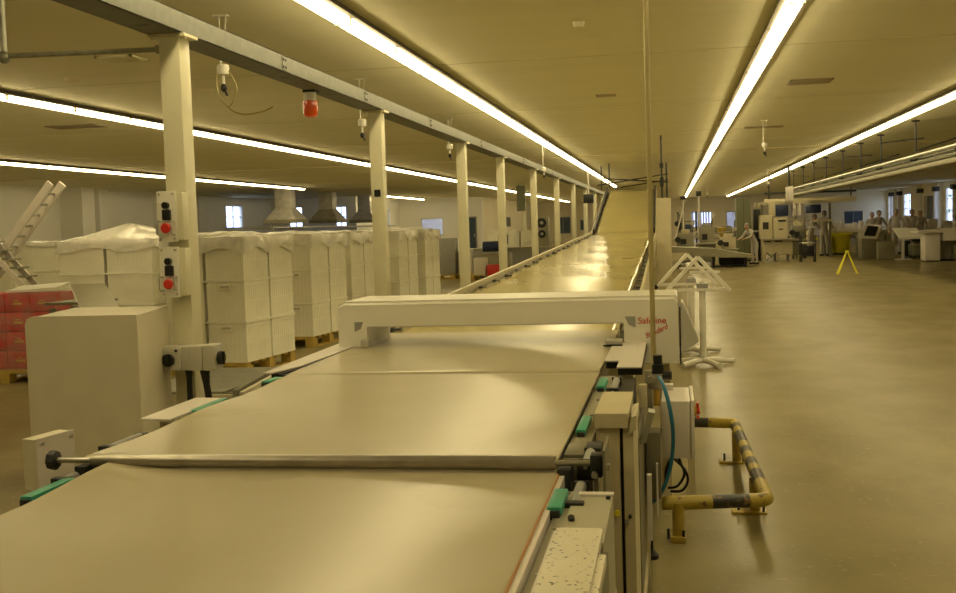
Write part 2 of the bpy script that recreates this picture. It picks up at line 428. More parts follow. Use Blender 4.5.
# ceiling pendants (power drops)
def pendant(x, y, d, label, loop=False):
    t = root('ceiling_power_drop', label, 'cable drop', (x, y, H), 'white ceiling cable drops')
    part('ceiling_plate', MB().box(x-.07, x+.07, y-.03, y+.03, H-.015, H), M_white, t)
    part('hanger', MB().cyl((x-.02, y, H-.015), (x-.02, y, H-d), .008, n=8).tube([(x+.05, y, H-.01), (x+.03, y, H-.15), (x-.01, y, H-.3)], .004, 6), M_white, t)
    part('socket', MB().lathe((x, y, H-d), [(.02, -.09), (.05, -.085), (.055, -.02), (.05, 0), (.02, .01)]).cyl((x, y, H-d-.09), (x, y, H-d-.17), .014, n=8), M_white, t)
    part('plug', MB().sph((x, y, H-d-.2), .03, (1, 1, 1.3), 10, 8).cyl((x, y, H-d-.2), (x+.03, y, H-d-.27), .012, n=8), M_dark, t)
    if loop:
        part('cable', MB().tube([(x-.05, y, H-d-.02), (x-.06, y, H-d-.22), (x+.03, y, H-d-.37), (x+.16, y, H-d-.44), (x+.34, y, H-d-.43), (x+.45, y, H-d-.39)], .006, 6), M_brass, t)
        part('cable', MB().tube([(x+.05, y, H-d-.05), (x+.12, y, H-d-.2), (x+.07, y, H-d-.34), (x+.03, y, H-d-.37)], .005, 6), M_brass, t)
pendant(-3.90, 9.35, .44, 'white cable drop with looping tan cord beside the nearest column', True)
pendant(-3.9, 13.8, .52, 'white cable drop just left of the second column')
pendant(-3.9, 19.5, .45, 'small cable drop between second and third columns')
pendant(-2.95, 26.0, .6, 'cable drop hanging right of the channel before the rising conveyor')
pendant(1.85, 22.8, .45, 'white cable drop in the middle of the right ceiling bay')
pendant(3.85, 46, .5, 'white cable drop near the hanging pipe run, far right bay')
pendant(1.9, 61, .5, 'tiny farthest cable drop above the back machines')

# ceiling vents
def vent(x, y, w, d, label, m=M_seamd):
    t = root('ceiling_vent', label, 'vent', (x, y, H), 'ceiling vents')
    part('frame', MB().box(x-w/2, x+w/2, y-d/2, y-d/2+.03, H-.02, H).box(x-w/2, x+w/2, y+d/2-.03, y+d/2, H-.02, H).box(x-w/2, x-w/2+.03, y-d/2, y+d/2, H-.02, H).box(x+w/2-.03, x+w/2, y-d/2, y+d/2, H-.02, H), m, t)
    s = MB(); n = int(d/.07)
    for k in range(n): s.box(x-w/2+.03, x+w/2-.03, y-d/2+.03+k*(d-.06)/n, y-d/2+.03+k*(d-.06)/n+.03, H-.025, H-.003, rot=None)
    part('louvre', s, m, t)
vent(2.0, 16.6, .6, .5, 'dark slatted ceiling vent between the middle and right light rows')
vent(1.97, 24.4, .8, .3, 'narrow dark ceiling vent behind the white cable drop')
vent(-5.82, 11.2, .42, .42, 'square ceiling vent above the left pipe near the first column', M_ceil)
vent(-10.0, 17.5, .9, .5, 'wide ceiling vent beyond the light row at far left')
vent(-.95, 17.0, .3, .2, 'small ceiling vent left of the brass pole')
for x, y, l in ((-7.1, 12.4, 'small round ceiling detector at left'), (-6.1, 14.0, 'small flat ceiling disc behind the first cable drop')):
    solo('ceiling_detector', MB().lathe((x, y, H), [(.05, -.04), (.08, -.03), (.10, 0)]), M_seam, l, 'detector')
solo('ceiling_detector', MB().lathe((-.85, 10.8, H), [(.03, -.06), (.05, -.05), (.06, 0)]), M_ceil, 'tiny sprinkler head left of the brass pole', 'detector')

# left pipe frame
t = root('pipe_frame', 'grey-green pipe fixed level into the nearest column, with an upright at the frame edge', 'pipe', (-3.4, 7.02, 2.8))
part('level_pipe', MB().cyl((-3.36, 7.03, 2.815), (-5.2, 7.03, 2.85), .018), M_galv, t)
part('upright_pipe', MB().cyl((-4.53, 7.03, 2.80), (-4.53, 7.03, 3.5), .024), M_galv, t)
part('pipe_clamp', MB().sph((-4.53, 7.03, 2.83), .045), M_galv, t)
part('pipe_clamp', MB().cyl((-3.36, 7.03, 2.815), (-3.40, 7.03, 2.816), .03), M_galv, t)

# hanging brass pole and valve block
solo('hanging_pole', MB().cyl((-.095, 5.0, .92), (-.095, 5.0, H), .0115, n=12), M_brass, 'slim brass-coloured pole dropping from ceiling to the machine side', 'pole')
t = root('air_regulator', 'black and grey air regulator block at the foot of the brass pole', 'regulator', (-.09, 4.9, .7))
part('adjusting_knob', MB().cyl((-.075, 4.86, .925), (-.075, 4.86, .965), .02).cyl((-.075, 4.86, .885), (-.075, 4.86, .925), .027), M_black, t)
part('valve_body', MB().box(-.115, -.06, 4.82, 4.9, .82, .885, .004).box(-.13, -.10, 4.83, 4.87, .70, .90, .003), M_steel, t)
part('side_knob', MB().cyl((-.055, 4.86, .875), (-.015, 4.86, .875), .019), M_black, t)
part('bowl', MB().cyl((-.082, 4.84, .82), (-.082, 4.84, .745), .013), M_ylab, t)
part('gauge', MB().cyl((-.105, 4.84, .865), (-.105, 4.80, .865), .016), M_steel, t)
solo('blue_air_hose', MB().tube([(-.070, 4.78, .88), (-.050, 4.66, .86), (-.028, 4.60, .79), (-.014, 4.59, .68), (-.020, 4.59, .57), (-.045, 4.59, .47), (-.080, 4.60, .40), (-.115, 4.62, .365)], .0085, 8), M_blue, 'blue air hose curving down from the regulator past the control cabinet', 'hose')

# ---------------------------------------------------------------- column-mounted controls
def stop_panel(zt, label):
    t = root('stop_button_panel', label, 'control panel', (-3.31, 6.87, zt-.33), 'stop panels on the nearest column')
    x0, x1, y0, y1, z0, z1 = -3.36, -3.225, 6.82, 6.94, zt-.335, zt
    part('box', MB().box(x0, x1+.04, y0+.03, y1, z0+.01, z1-.01, .004), M_col, t)
    fp = part('face_plate', MB().box(x0, x1, y0+.018, y0+.03, z0, z1, .002), M_white, t)
    s = MB()
    for x in (x0+.02, x1-.02):
        for z in (z0+.02, z1-.02): s.cyl((x, y0+.01, z), (x, y0+.02, z), .007, n=8)
    part('screw', s, M_steel, fp)
    part('selector_knob', MB().cyl((-3.292, y0-.015, zt-.095), (-3.292, y0+.02, zt-.095), .022).box(-3.298, -3.286, y0-.025, y0-.01, zt-.117, zt-.073), M_black, t)
    part('switch_block', MB().box(-3.320, -3.262, y0, y0+.02, zt-.192, zt-.124, .003), M_black, t)
    part('stop_button', MB().lathe((0, 0, 0), [(.022, 0), (.022, .02), (.034, .024), (.034, .036), (.028, .044)]), M_red, t, local=True)
    b = [c for c in bpy.data.objects if c.parent == t and c.name.startswith('stop_button')][-1]
    b.rotation_euler = (PI/2, 0, 0); b.location = (-3.292+3.31, y0+.018-6.87, zt-.245-(zt-.33))
    for sx in (-1, 1):
        x = -3.292+sx*.052
        part('guard', MB().tube([(x-sx*.004, y0+.018, zt-.20), (x, y0-.03, zt-.205), (x, y0-.035, zt-.245), (x, y0-.03, zt-.285), (x-sx*.004, y0+.018, zt-.29)], .005, 6, 3), M_grey, fp)
stop_panel(1.855, 'upper red-button stop panel on the nearest cream column')
stop_panel(1.485, 'lower red-button stop panel on the nearest cream column')
solo('padlock', MB().box(-3.385, -3.36, 6.85, 6.88, 1.57, 1.64, .004), M_grey, 'small grey latch at the left edge of the upper stop panel', 'latch')
t = root('rotary_switch_box', 'grey rotary isolator box facing the camera on the nearest column', 'switch box', (-3.28, 6.8, .66))
part('box', MB().box(-3.375, -3.165, 6.79, 6.94, .665, .825, .008), M_greyb, t)
cv = part('cover', MB().box(-3.372, -3.212, 6.765, 6.79, .668, .822, .012), M_greyb, t)
part('dial', MB().cyl((-3.295, 6.745, .738), (-3.295, 6.77, .738), .042, n=24).box(-3.301, -3.289, 6.735, 6.75, .70, .776), M_black, cv)
part('screw', MB().cyl((-3.345, 6.755, .80), (-3.345, 6.768, .80), .01, n=8).cyl((-3.24, 6.755, .80), (-3.24, 6.768, .80), .01, n=8), M_dark, t)
part('gland_cable', MB().cyl((-3.20, 6.86, .665), (-3.20, 6.86, .61), .028, .02).tube([(-3.20, 6.86, .62), (-3.205, 6.87, .3), (-3.2, 6.9, .02)], .02, 8), M_black, t)
t = root('rotary_switch_box', 'grey rotary isolator box turned to the belt side of the nearest column', 'switch box', (-3.1, 6.85, .66))
part('box', MB().box(-3.155, -3.06, 6.76, 6.92, .668, .828, .008), M_greyb, t)
cv = part('cover', MB().box(-3.06, -2.975, 6.765, 6.915, .665, .832, .012), M_greyb, t)
part('dial', MB().cyl((-2.975, 6.84, .742), (-2.945, 6.84, .742), .044, n=24).box(-2.947, -2.935, 6.834, 6.846, .70, .785), M_black, cv)
part('gland_cable', MB().cyl((-3.08, 6.84, .668), (-3.07, 6.84, .56), .034, .022).tube([(-3.075, 6.84, .6), (-3.05, 6.86, .3), (-3.06, 6.9, .02)], .024, 8), M_black, t)

# ---------------------------------------------------------------- beige cabinet at left
t = root('beige_cabinet', 'large plain beige cabinet with rounded front corner, left of the nearest column', 'cabinet', (-3.6, 6.5, 0))
cx0, cx1, cz = -3.93, -3.19, 1.09
pts = [(cx0, 6.15, 0), (cx0, 6.15, cz-.05), (cx0+.015, 6.15, cz-.015), (cx0+.05, 6.15, cz), (cx1, 6.15, cz), (cx1, 6.15, 0)]
part('front_panel', MB().prism(pts, (0, .02, 0)), M_beige, t)
part('body', MB().prism([(p[0]+.004*(1 if p[0] < -3.5 else -1), 6.17, max(p[2]-.004, .08) if p[2] else .08) for p in pts], (-.19, .80, 0)), M_beige, t)
part('plinth', MB().box(cx0+.04, cx1-.06, 6.22, 6.85, 0, .09), M_dark, t)
solo('tilted_sheet', MB().prism([(-4.70, 8.0, 1.205), (-4.40, 8.0, 1.205), (-4.15, 7.75, 1.02), (-4.46, 7.75, 1.02)], (.0, -.01, -.012)), M_white, 'plain white tilted sheet sticking up behind the beige cabinet', 'sheet', smooth=0)
# worktable that the tilted sheet leans on
t = root('low_bench', 'low shelf bench with dark underside behind the beige cabinet', 'bench', (-4.7, 8.6, 0))
part('bench_top', MB().box(-5.02, -4.62, 8.15, 8.6, 1.03, 1.05).box(-5.0, -4.64, 8.2, 8.55, .88, .90), M_lgrey, t)
for x in (-4.98, -4.66):
    for y in (8.2, 8.52): part('leg', MB().box(x-.02, x+.02, y-.02, y+.02, 0, 1.0), M_galv, t)

# ---------------------------------------------------------------- near belt line
def belt_mesh(x0, x1, y0, y1, z, curl=0, th=.006, nx=40, ny=40, roll=False, sag=.0):
    m = MB(); rows = []
    for j in range(ny+1):
        y = y0+(y1-y0)*j/ny; r = []
        for i in range(nx+1):
            u = i/nx; x = x0+(x1-x0)*u
            zz = z-sag*math.sin(PI*u)
            e = max(0, 1-u*4)
            zz += curl*e*e*(.6+.4*math.sin(y*7+u*9)) + curl*.10*math.sin(y*5.2+u*5)*math.exp(-5*u)
            if curl: zz += .0012*math.exp(-((u-.93)/.05)**2)*math.sin(y*11)
            r.append(m.bm.verts.new((x, y, zz)))
        rows.append(r)
    for a, b in zip(rows, rows[1:]):
        for i in range(nx): m.bm.faces.new((a[i], a[i+1], b[i+1], b[i]))
    bot = [[m.bm.verts.new(v.co-Vector((0, 0, th))) for v in r] for r in (rows[0], rows[-1])]
    # front and back turn down round the end rollers
    for r, sgn in ((rows[0], -1), (rows[-1], 1)):
        prev = r
        for k in range(1, 7):
            a = k/6*PI; cur = []
            for v in r: cur.append(m.bm.verts.new((v.co.x, v.co.y+sgn*.018*math.sin(a), v.co.z-.018*(1-math.cos(a)))))
            for i in range(nx): m.bm.faces.new((prev[i], prev[i+1], cur[i+1], cur[i]))
            prev = cur
    for r in bot:
        for v in r: m.bm.verts.remove(v)
    return m

def belt_unit(name, label, x0, x1, y0, y1, z, curl, legs, edge=False):
    t = root(name, label, 'conveyor', ((x0+x1)/2, (y0+y1)/2, 0))
    part('belt', belt_mesh(x0, x1, y0, y1, z, curl), M_belt, t, smooth=60)
    part('bed', MB().box(x0+.03, x1-.03, y0+.02, y1-.02, z-.16, z-.075), M_olive, t)
    part('end_roller', MB().cyl((x0+.01, y0, z-.02), (x1-.01, y0, z-.02), .014), M_steel, t)
    part('end_roller', MB().cyl((x0+.01, y1, z-.02), (x1-.01, y1, z-.02), .014), M_steel, t)
    for lx in (x0+.1, x1-.12):
        for ly in legs: part('leg', MB().box(lx-.03, lx+.03, ly-.03, ly+.03, 0, z-.16), M_creamp, t)
    if edge:
        part('belt_edge_strip', MB().box(x1-.004, x1+.004, y0, y1, z-.012, z-.001), M_orange, t)
        part('side_flange', MB().box(x1+.004, x1+.018, y0, y1, z-.05, z-.006), M_tray, t)
    return t
b1 = belt_unit('belt_conveyor', 'nearest broad cream belt filling the bottom of the view', -1.62, -.315, .9, 2.945, .885, .020, (1.2, 2.6), True)
b2 = belt_unit('belt_conveyor', 'middle cream belt between the steel roller and the detector section', -1.73, -.325, 2.985, 4.80, .90, .010, (3.3, 4.5))
b3 = belt_unit('belt_conveyor', 'cream belt passing under the white detector arch', -1.775, -.33, 4.885, 6.75, .898, 0, (5.2, 6.6))

# side rails
def side_rail(x0, x1, y0, y1, zt, label):
    t = root('side_rail', label, 'machine rail', ((x0+x1)/2, (y0+y1)/2, 0))
    part('channel', MB().box(x0, x1, y0, y1, zt-.09, zt, .003), M_rail, t)
    s = MB(); y = y0+.12
    while y < y1: s.cyl(((x0+x1)/2, y, zt-.001), ((x0+x1)/2, y, zt+.004), .006, n=8); y += .33
    part('screw', s, M_steel, t)
    for y in (y0+.25, y1-.2): part('leg', MB().box((x0+x1)/2-.02, (x0+x1)/2+.02, y-.02, y+.02, 0, zt-.09), M_creamp, t)
    return t
side_rail(-.292, -.258, 1.0, 2.80, .862, 'olive-grey metal rail along the right edge of the nearest belt')
side_rail(-.322, -.257, 3.02, 4.80, .884, 'olive-grey metal rail along the right edge of the middle belt')
side_rail(-1.70, -1.645, 1.0, 2.84, .845, 'dark metal rail under the left edge of the nearest belt')
side_rail(-1.80, -1.745, 3.05, 4.80, .858, 'dark metal rail under the left edge of the middle belt')

# roller bar across
t = root('cross_roller', 'long dull steel roller lying across the belts with green-black end knobs', 'roller', (-1.0, 2.93, .9))
yb, zb = 2.93, .907
part('shaft', MB().cyl((-1.80, yb, zb), (-.20, yb, zb), .0085), M_steel, t)
part('roller', MB().cyl((-1.68, yb, zb), (-.325, yb, zb), .0195, n=24), M_rod, t)
part('end_knob', MB().lathe((0, 0, 0), [(.014, 0), (.028, .004), (.030, .012), (.028, .026), (.012, .03)], 8), M_dark, t, local=True)
k = [c for c in bpy.data.objects if c.parent == t and c.name.startswith('end_knob')][-1]
k.rotation_euler = (0, -PI/2, 0); k.location = (-1.79+1.0, 0, zb-.9)
kb = MB().box(-.228, -.196, yb-.035, yb+.02, zb-.032, zb+.028, .004)
part('end_block', kb, M_dark, t, label='green-black end block')
part('bolt', MB().cyl((-.215, yb-.06, zb-.02), (-.215, yb-.03, zb-.02), .009, n=8).cyl((-.175, yb-.03, zb-.004), (-.19, yb-.03, zb-.004), .011, n=8), M_steel, t)
part('holder_plate', MB().box(-.19, -.183, yb-.10, yb+.10, zb-.2, zb+.055), M_olive, t)
for x in (-1.705, -.30):
    part('bearing_arm', MB().box(x-.018, x+.018, yb-.03, yb+.09, zb-.09, zb-.012, .004), M_dark, t)
    part('bearing_post', MB().box(x-.012, x+.012, yb-.012, yb+.012, .70, zb-.08), M_steel, t)
    part('foot_post', MB().box(x-.012, x+.012, yb-.012, yb+.012, .0, .70), M_olive, t)

# left wall box and tensioners
t = root('drive_box', 'thin beige metal box with screws behind the roller left knob', 'machine box', (-2.022, 3.2, 0))
part('housing', MB().prism([(-2.207, 3.40, .70), (-2.147, 3.38, .70), (-2.147, 3.38, .876), (-2.207, 3.40, .876)], (.03, .18, 0)), M_beige, t)
part('face_plate', MB().prism([(-2.145, 3.378, .70), (-2.140, 3.378, .70), (-2.140, 3.378, .879), (-2.145, 3.378, .879)], (.03, .185, 0)), M_tray, t)
s = MB().cyl((-2.137, 3.40, .86), (-2.127, 3.40, .86), .006, n=8).cyl((-2.112, 3.54, .86), (-2.102, 3.54, .86), .006, n=8)
part('screw', s, M_steel, t)
part('stand', MB().box(-2.177, -2.127, 3.42, 3.5, 0, .705), M_beige, t)
def clip(x, y, z, L, rz, label, w=.035):
    c = MB().box(-w/2, w/2, -L/2, L/2, .0, .022, .006)
    c2 = MB()
    t = root('green_clip', label, 'clip', (x, y, z), 'green guide clips along the belt edges'); t.rotation_euler = (0, 0, rz)
    part('body', c, M_green, t, local=True)
    part('end_lip', MB().box(-w/2+.004, w/2-.004, -L/2-.008, -L/2+.004, -.008, .014, .003), M_dark, t, local=True)
clip(-1.695, 2.72, .858, .22, .0, 'green plastic clip left of the nearest belt, below the roller knob')
clip(-1.80, 4.02, .872, .30, .0, 'thin green clip left of the middle belt by the beige plate')
clip(-1.80, 4.72, .872, .14, -.1, 'pale green clip left of the belt near the detector tray', .045)
clip(-.288, 2.64, .864, .19, .0, 'large green clip right of the nearest belt below the roller')
clip(-.296, 3.55, .884, .26, 0, 'green clip right of the middle belt beside the tall cabinet', .032)
clip(-.293, 4.47, .884, .24, 0, 'green clip right of the belt nearest the white tray', .034)
def tensioner(x, y, z, L, label, side):
    t = root('belt_tensioner', label, 'tensioner', (x, y, z-.1), 'belt edge tensioners')
    part('cylinder', MB().cyl((x, y, z), (x, y+L, z), .015).cyl((x, y-.05, z), (x, y, z), .006), M_grey, t)
    part('clamp', MB().box(x-.025, x+.025, y-.03, y+.0, z-.04, z+.015, .003), M_dark, t)
    part('clamp', MB().box(x-.02, x+.02, y+L, y+L+.025, z-.04, z+.012, .003), M_dark, t)
    part('bracket', MB().box(x-.012, x+.012, y+L*.3, y+L*.5, z-.12, z-.005), M_olive, t)
tensioner(-1.785, 3.22, .880, .20, 'steel tensioner cylinder left of the belt, just past the roller', -1)
tensioner(-1.72, 2.84, .865, .12, 'dark tensioner left of the belt under the roller shaft', -1)
tensioner(-.245, 3.0, .89, .16, 'small steel tensioner right of the belt, just past the roller', 1)
tensioner(-.25, 2.66, .86, .20, 'steel tensioner right of the nearest belt below the roller', 1)
tensioner(-.245, 4.35, .885, .3, 'steel tensioner beside the belt before the white tray', 1)
# clamp cluster right of the belt
t = root('belt_guide_clamp', 'cluster of steel blocks and bolts beside the belt behind the roller end', 'clamp', (-.28, 3.2, .78))
part('block', MB().box(-.318, -.262, 3.10, 3.26, .884, .894, .002), M_olive, t)
part('block', MB().box(-.262, -.215, 3.14, 3.24, .86, .905, .004), M_dark, t)
part('bolt', MB().cyl((-.225, 3.14, .88), (-.225, 3.10, .88), .012, n=8).cyl((-.25, 3.07, .87), (-.25, 3.03, .87), .01, n=8), M_steel, t)
part('joint_line', MB().box(-.322, -.258, 3.27, 3.285, .883, .886).box(-.322, -.258, 3.06, 3.075, .883, .886), M_black, t)
part('support', MB().box(-.25, -.225, 3.15, 3.2, .0, .862), M_olive, t)

# beige plate and grey table at left
t = root('cover_plate', 'flat beige cover plate beside the belt under the isolator boxes', 'plate', (-1.85, 3.95, 0))
part('plate', MB().prism([(-1.925, 3.70, .885), (-1.80, 3.68, .885), (-1.805, 4.17, .885), (-1.93, 4.19, .885)], (0, 0, .008)), M_tray, t)
part('post', MB().box(-1.90, -1.86, 3.8, 3.84, 0, .885).box(-1.90, -1.86, 4.08, 4.12, 0, .885), M_creamp, t)
t = root('roller_table', 'low grey slatted side table seen between the nearest column and the belt', 'side table', (-3.1, 7.7, 0))
s = MB()
for k in range(6): s.bar((-3.14, 7.40+k*.22, .442), (-3.85, 7.38+k*.22, .442), .24, .016)
part('table_top', s, M_galv, t)
part('side_strip', MB().bar((-3.05, 7.25, .43), (-3.22, 8.6, .43), .03, .07), M_galv, t)
part('apron', MB().bar((-3.0, 7.25, .40), (-3.15, 8.6, .40), .03, .10).box(-3.8, -3.05, 7.26, 7.29, .36, .43), M_beige, t)
for x, y in ((-3.75, 7.35), (-3.12, 7.35), (-3.8, 8.5), (-3.25, 8.5)): part('leg', MB().box(x-.02, x+.02, y-.02, y+.02, 0, .435), M_galv, t)

# side trays at the detector
def tray(name, label, pts, z, th=.02):
    t = root(name, label, 'tray', (sum(p[0] for p in pts)/len(pts), sum(p[1] for p in pts)/len(pts), 0))
    part('plate', MB().prism([(p[0], p[1], z-.006) for p in pts], (0, 0, .006)), M_tray, t, smooth=0)
    part('skirt', MB().prism([(p[0]*.985, p[1]*1.003+.01, z-th-.02) for p in pts], (0, 0, th+.01)), M_black, t, smooth=0)
    ys = [p[1] for p in pts]; xs = [p[0] for p in pts]; xm = (min(xs)+max(xs))/2
    for y in (min(ys)+.15, max(ys)-.15): part('leg', MB().box(xm-.02, xm+.02, y-.02, y+.02, 0, z-.03), M_creamp, t)
tray('side_tray', 'pinkish white side tray right of the belt in front of the detector', [(-.325, 5.16), (-.258, 5.16), (-.258, 4.93), (-.148, 4.93), (-.148, 5.95), (-.325, 5.95)], .905)
tray('side_tray', 'pinkish white side tray left of the belt in front of the detector', [(-1.90, 4.87), (-1.86, 4.87), (-1.80, 5.12), (-1.785, 5.6), (-1.785, 6.3), (-1.925, 6.3)], .902)
solo('black_gap_strip', MB().box(-1.855, -1.80, 4.9, 5.10, .86, .885), M_black, 'dark slot between left tray and belt', 'gap cover')

# ---------------------------------------------------------------- metal detector arch
dt = root('metal_detector', 'white metal detector arch spanning the belt with red lettering', 'detector arch', (-.9, 6.2, 0))
y0, y1 = 5.95, 6.46
dm = MB()
dm.prism([(-1.865, y0, .895), (-1.865, y0, 1.14), (-1.83, y0, 1.155), (.012, y0, 1.155), (.02, y0, 1.145), (.025, y0, .79), (-.165, y0, .79), (-.268, y0, .91), (-.268, y0, 1.012), (-1.70, y0, 1.012), (-1.70, y0, .895)], (0, y1-y0, 0))
bmesh.ops.bevel(dm.bm, geom=[e for e in dm.bm.edges if abs(e.verts[0].co.y-e.verts[1].co.y) < 1e-4 and e.verts[0].co.z > 1.1 and e.verts[1].co.z > 1.1], offset=.02, segments=3, affect='EDGES')
part('arch', dm, M_white, dt, smooth=35)
part('aperture_seam', MB().box(-1.70, -.268, y0-.003, y0+.004, 1.008, 1.014), M_greyb, dt)
part('corner_badge', MB().prism([(-.262, y0-.003, 1.045), (-.205, y0-.003, 1.045), (-.205, y0-.003, .985), (-.24, y0-.003, 1.0)], (0, .003, 0)), M_grey, dt, label='grey triangular badge')
part('corner_badge', MB().prism([(-1.77, y0-.003, 1.04), (-1.72, y0-.003, 1.04), (-1.735, y0-.003, 1.0), (-1.77, y0-.003, .985)], (0, .003, 0)), M_grey, dt, label='grey triangular badge')
part('inner_block', MB().box(-.36, -.275, 5.80, 5.93, .903, .93, .004), M_greyb, dt)
part('inner_block', MB().box(-1.72, -1.675, 5.88, 5.94, .903, .945, .004), M_greyb, dt)
part('inner_block_edge', MB().box(-.37, -.27, 5.78, 5.80, .903, .912), M_black, dt)
part('seal_strip', MB().box(.027, .035, y0+.02, y1-.1, .78, 1.09), M_black, dt)
part('side_wing', MB().prism([(.04, 6.1, 1.10), (.052, 6.1, 1.10), (.13, 6.1, .90), (.13, 6.1, .885), (.04, 6.1, .83)], (0, .3, 0)), M_white, dt)
for x in (-1.80, -.06):
    part('leg', MB().box(x-.03, x+.03, 6.15, 6.25, 0, .9), M_creamp, dt)
def text(body, size, loc, mat_, parent, rz=0, name='lettering', shear=0, sx=1):
    c = bpy.data.curves.new(name, 'FONT'); c.body = body; c.size = size; c.extrude = .0008; c.shear = shear; c.offset = .0002
    c.materials.append(mat_)
    tmp = bpy.data.objects.new(name, c); COL.objects.link(tmp); dg = bpy.context.evaluated_depsgraph_get(); dg.update()
    me = bpy.data.meshes.new_from_object(tmp.evaluated_get(dg)); bpy.data.objects.remove(tmp)
    me.materials.clear(); me.materials.append(mat_)
    o = bpy.data.objects.new(name, me); COL.objects.link(o); o.parent = parent
    o.location = Vector(loc)-Vector(parent.location); o.rotation_euler = (PI/2, rz, 0); o.scale = (sx, 1, 1)
    return o
text('Safeline', .050, (-.192, y0-.002, 1.005), M_text, dt, sx=1.0)
text('Standard', .040, (-.150, y0-.002, .925), M_text, dt, rz=-.42, shear=.35, sx=.9, name='slanted_lettering')

# ---------------------------------------------------------------- right-hand machine frame, near
t = root('scratched_cover', 'cream cover plate with chipped black marks at the bottom right', 'cover plate', (-.2, 1.8, 0))
part('plate', MB().box(-.260, -.159, 1.1, 2.34, .874, .896, .003), M_chip, t)
part('left_flange', MB().box(-.266, -.259, 1.1, 2.34, .80, .888), M_tray, t)
part('step_plate', MB().box(-.159, -.143, 1.1, 2.17, .866, .890, .003), M_chip, t)
part('side_skirt', MB().box(-.166, -.146, 1.1, 2.28, .42, .86), M_olive, t)
part('stand', MB().box(-.24, -.17, 1.3, 1.37, 0, .86).box(-.24, -.17, 2.15, 2.22, 0, .86), M_creamp, t)
t = root('motor_cover', 'grey-beige sloping motor cover between roller end and chipped plate', 'machine cover', (-.2, 2.6, 0))
part('hood', MB().prism([(-.262, 2.40, .60), (-.262, 2.40, .845), (-.257, 2.56, .868), (-.257, 2.74, .868), (-.257, 2.74, .60)], (.098, 0, 0)), M_hood, t)
part('front_lip', MB().box(-.255, -.158, 2.72, 2.75, .866, .874), M_tray, t)
part('bolt', MB().cyl((-.245, 2.52, .862), (-.245, 2.515, .872), .008, n=8).cyl((-.17, 2.70, .866), (-.17, 2.70, .875), .006, n=8), M_dark, t)
part('stand', MB().box(-.25, -.16, 2.5, 2.8, 0, .61), M_creamp, t)
t = root('tall_machine_cabinet', 'tall narrow cream cabinet with black vertical gap right of the belt', 'machine cabinet', (-.19, 3.6, 0))
part('cap', MB().prism([(-.254, 3.45, .905), (-.254, 3.45, .951), (-.252, 3.46, .955), (-.252, 3.88, .955), (-.254, 3.88, .905)], (.105, 0, 0)), M_creamp, t)
part('left_body', MB().box(-.252, -.178, 3.47, 3.88, 0, .905), M_creamp, t)
part('right_body', MB().box(-.167, -.134, 3.47, 3.88, 0, .905), M_creamp, t)
part('gap_filler', MB().box(-.178, -.167, 3.50, 3.86, 0, .90), M_black, t)
part('hinge_flap', MB().prism([(-.148, 3.45, .885), (-.124, 3.45, .900), (-.122, 3.45, .945), (-.140, 3.45, .94)], (0, .25, 0)), M_creamp, t)
part('bolt', MB().cyl((-.158, 3.45, .60), (-.158, 3.47, .60), .007, n=8).cyl((-.2, 2.34, .62), (-.2, 2.34, .62+.001), .001, n=4), M_steel, t)
part('cover_screw', MB().cyl((-.150, 3.455, .62), (-.150, 3.47, .62), .006, n=8).cyl((-.150, 3.455, .33), (-.150, 3.47, .33), .006, n=8), M_dark, t)
part('yellow_mark', MB().cyl((-.190, 3.46, .63), (-.190, 3.472, .63), .009, n=12), M_yelb, t)
for zz in (.425, .45):
    pass
t = root('machine_side_frame', 'dark olive machine frame with posts and plates behind the tall cabinet', 'machine frame', (-.12, 4.6, 0))
part('dark_bay', MB().box(-.25, -.17, 4.25, 4.85, .58, .868), M_black, t)
part('motor', MB().cyl((-.235, 4.2, .80), (-.18, 4.2, .80), .035).box(-.24, -.19, 4.10, 4.28, .74, .77), M_dark, t)
part('upright', MB().box(-.150, -.118, 4.60, 4.64, .0, .872, .003), M_creamp, t)
part('folded_bracket', MB().prism([(-.135, 4.0, .742), (-.110, 4.0, .748), (-.076, 4.0, .858), (-.100, 4.0, .862)], (0, .08, 0)), M_galv, t)
part('side_plate', MB().box(-.140, -.132, 3.92, 5.1, .12, .78), M_olive, t)
part('olive_box', MB().box(-.125, -.066, 4.55, 4.66, .40, .68, .004), M_olive, t)
part('white_bar', MB().box(-.118, -.100, 4.30, 4.33, .30, .56), M_tray, t)
part('white_bar', MB().box(-.085, -.078, 4.5, 4.53, .34, .56), M_tray, t)
part('floor_beam', MB().box(-.20, -.125, 3.95, 5.1, .10, .16), M_creamp, t)
for y in (4.05, 5.05):
    part('levelling_foot', MB().cyl((-.125, y, .035), (-.125, y, .16), .009, n=10).lathe((-.125, y, 0), [(.034, 0), (.034, .018), (.02, .032), (.012, .04)]), M_black, t)
t = root('electrical_cabinet', 'pale grey electrical cabinet with orange-red side switch', 'electrical cabinet', (-.01, 5.2, 0))
part('body', MB().box(-.060, .060, 4.68, 5.08, .545, .79, .004), M_tray, t)
part('door', MB().box(.061, .076, 4.67, 5.09, .540, .795, .003), M_tray, t)
part('top_latch', MB().box(-.05, -.01, 4.98, 5.05, .79, .815, .003), M_tray, t)
sb = part('switch_base', MB().cyl((.076, 4.85, .722), (.088, 4.85, .722), .024), M_ylab, t)
part('switch_knob', MB().cyl((.088, 4.85, .722), (.102, 4.85, .722), .017).box(.088, .098, 4.83, 4.87, .738, .756).box(.088, .098, 4.83, 4.87, .688, .703), M_red, sb)
part('leg', MB().box(.06, .10, 6.28, 6.33, 0, .56), M_creamp, t)
part('rear_arm', MB().bar((.04, 5.05, .56), (.08, 6.3, .54), .03, .04).bar((-.13, 5.0, .60), (-.05, 5.0, .60), .03, .03), M_creamp, t)
lp = MB()
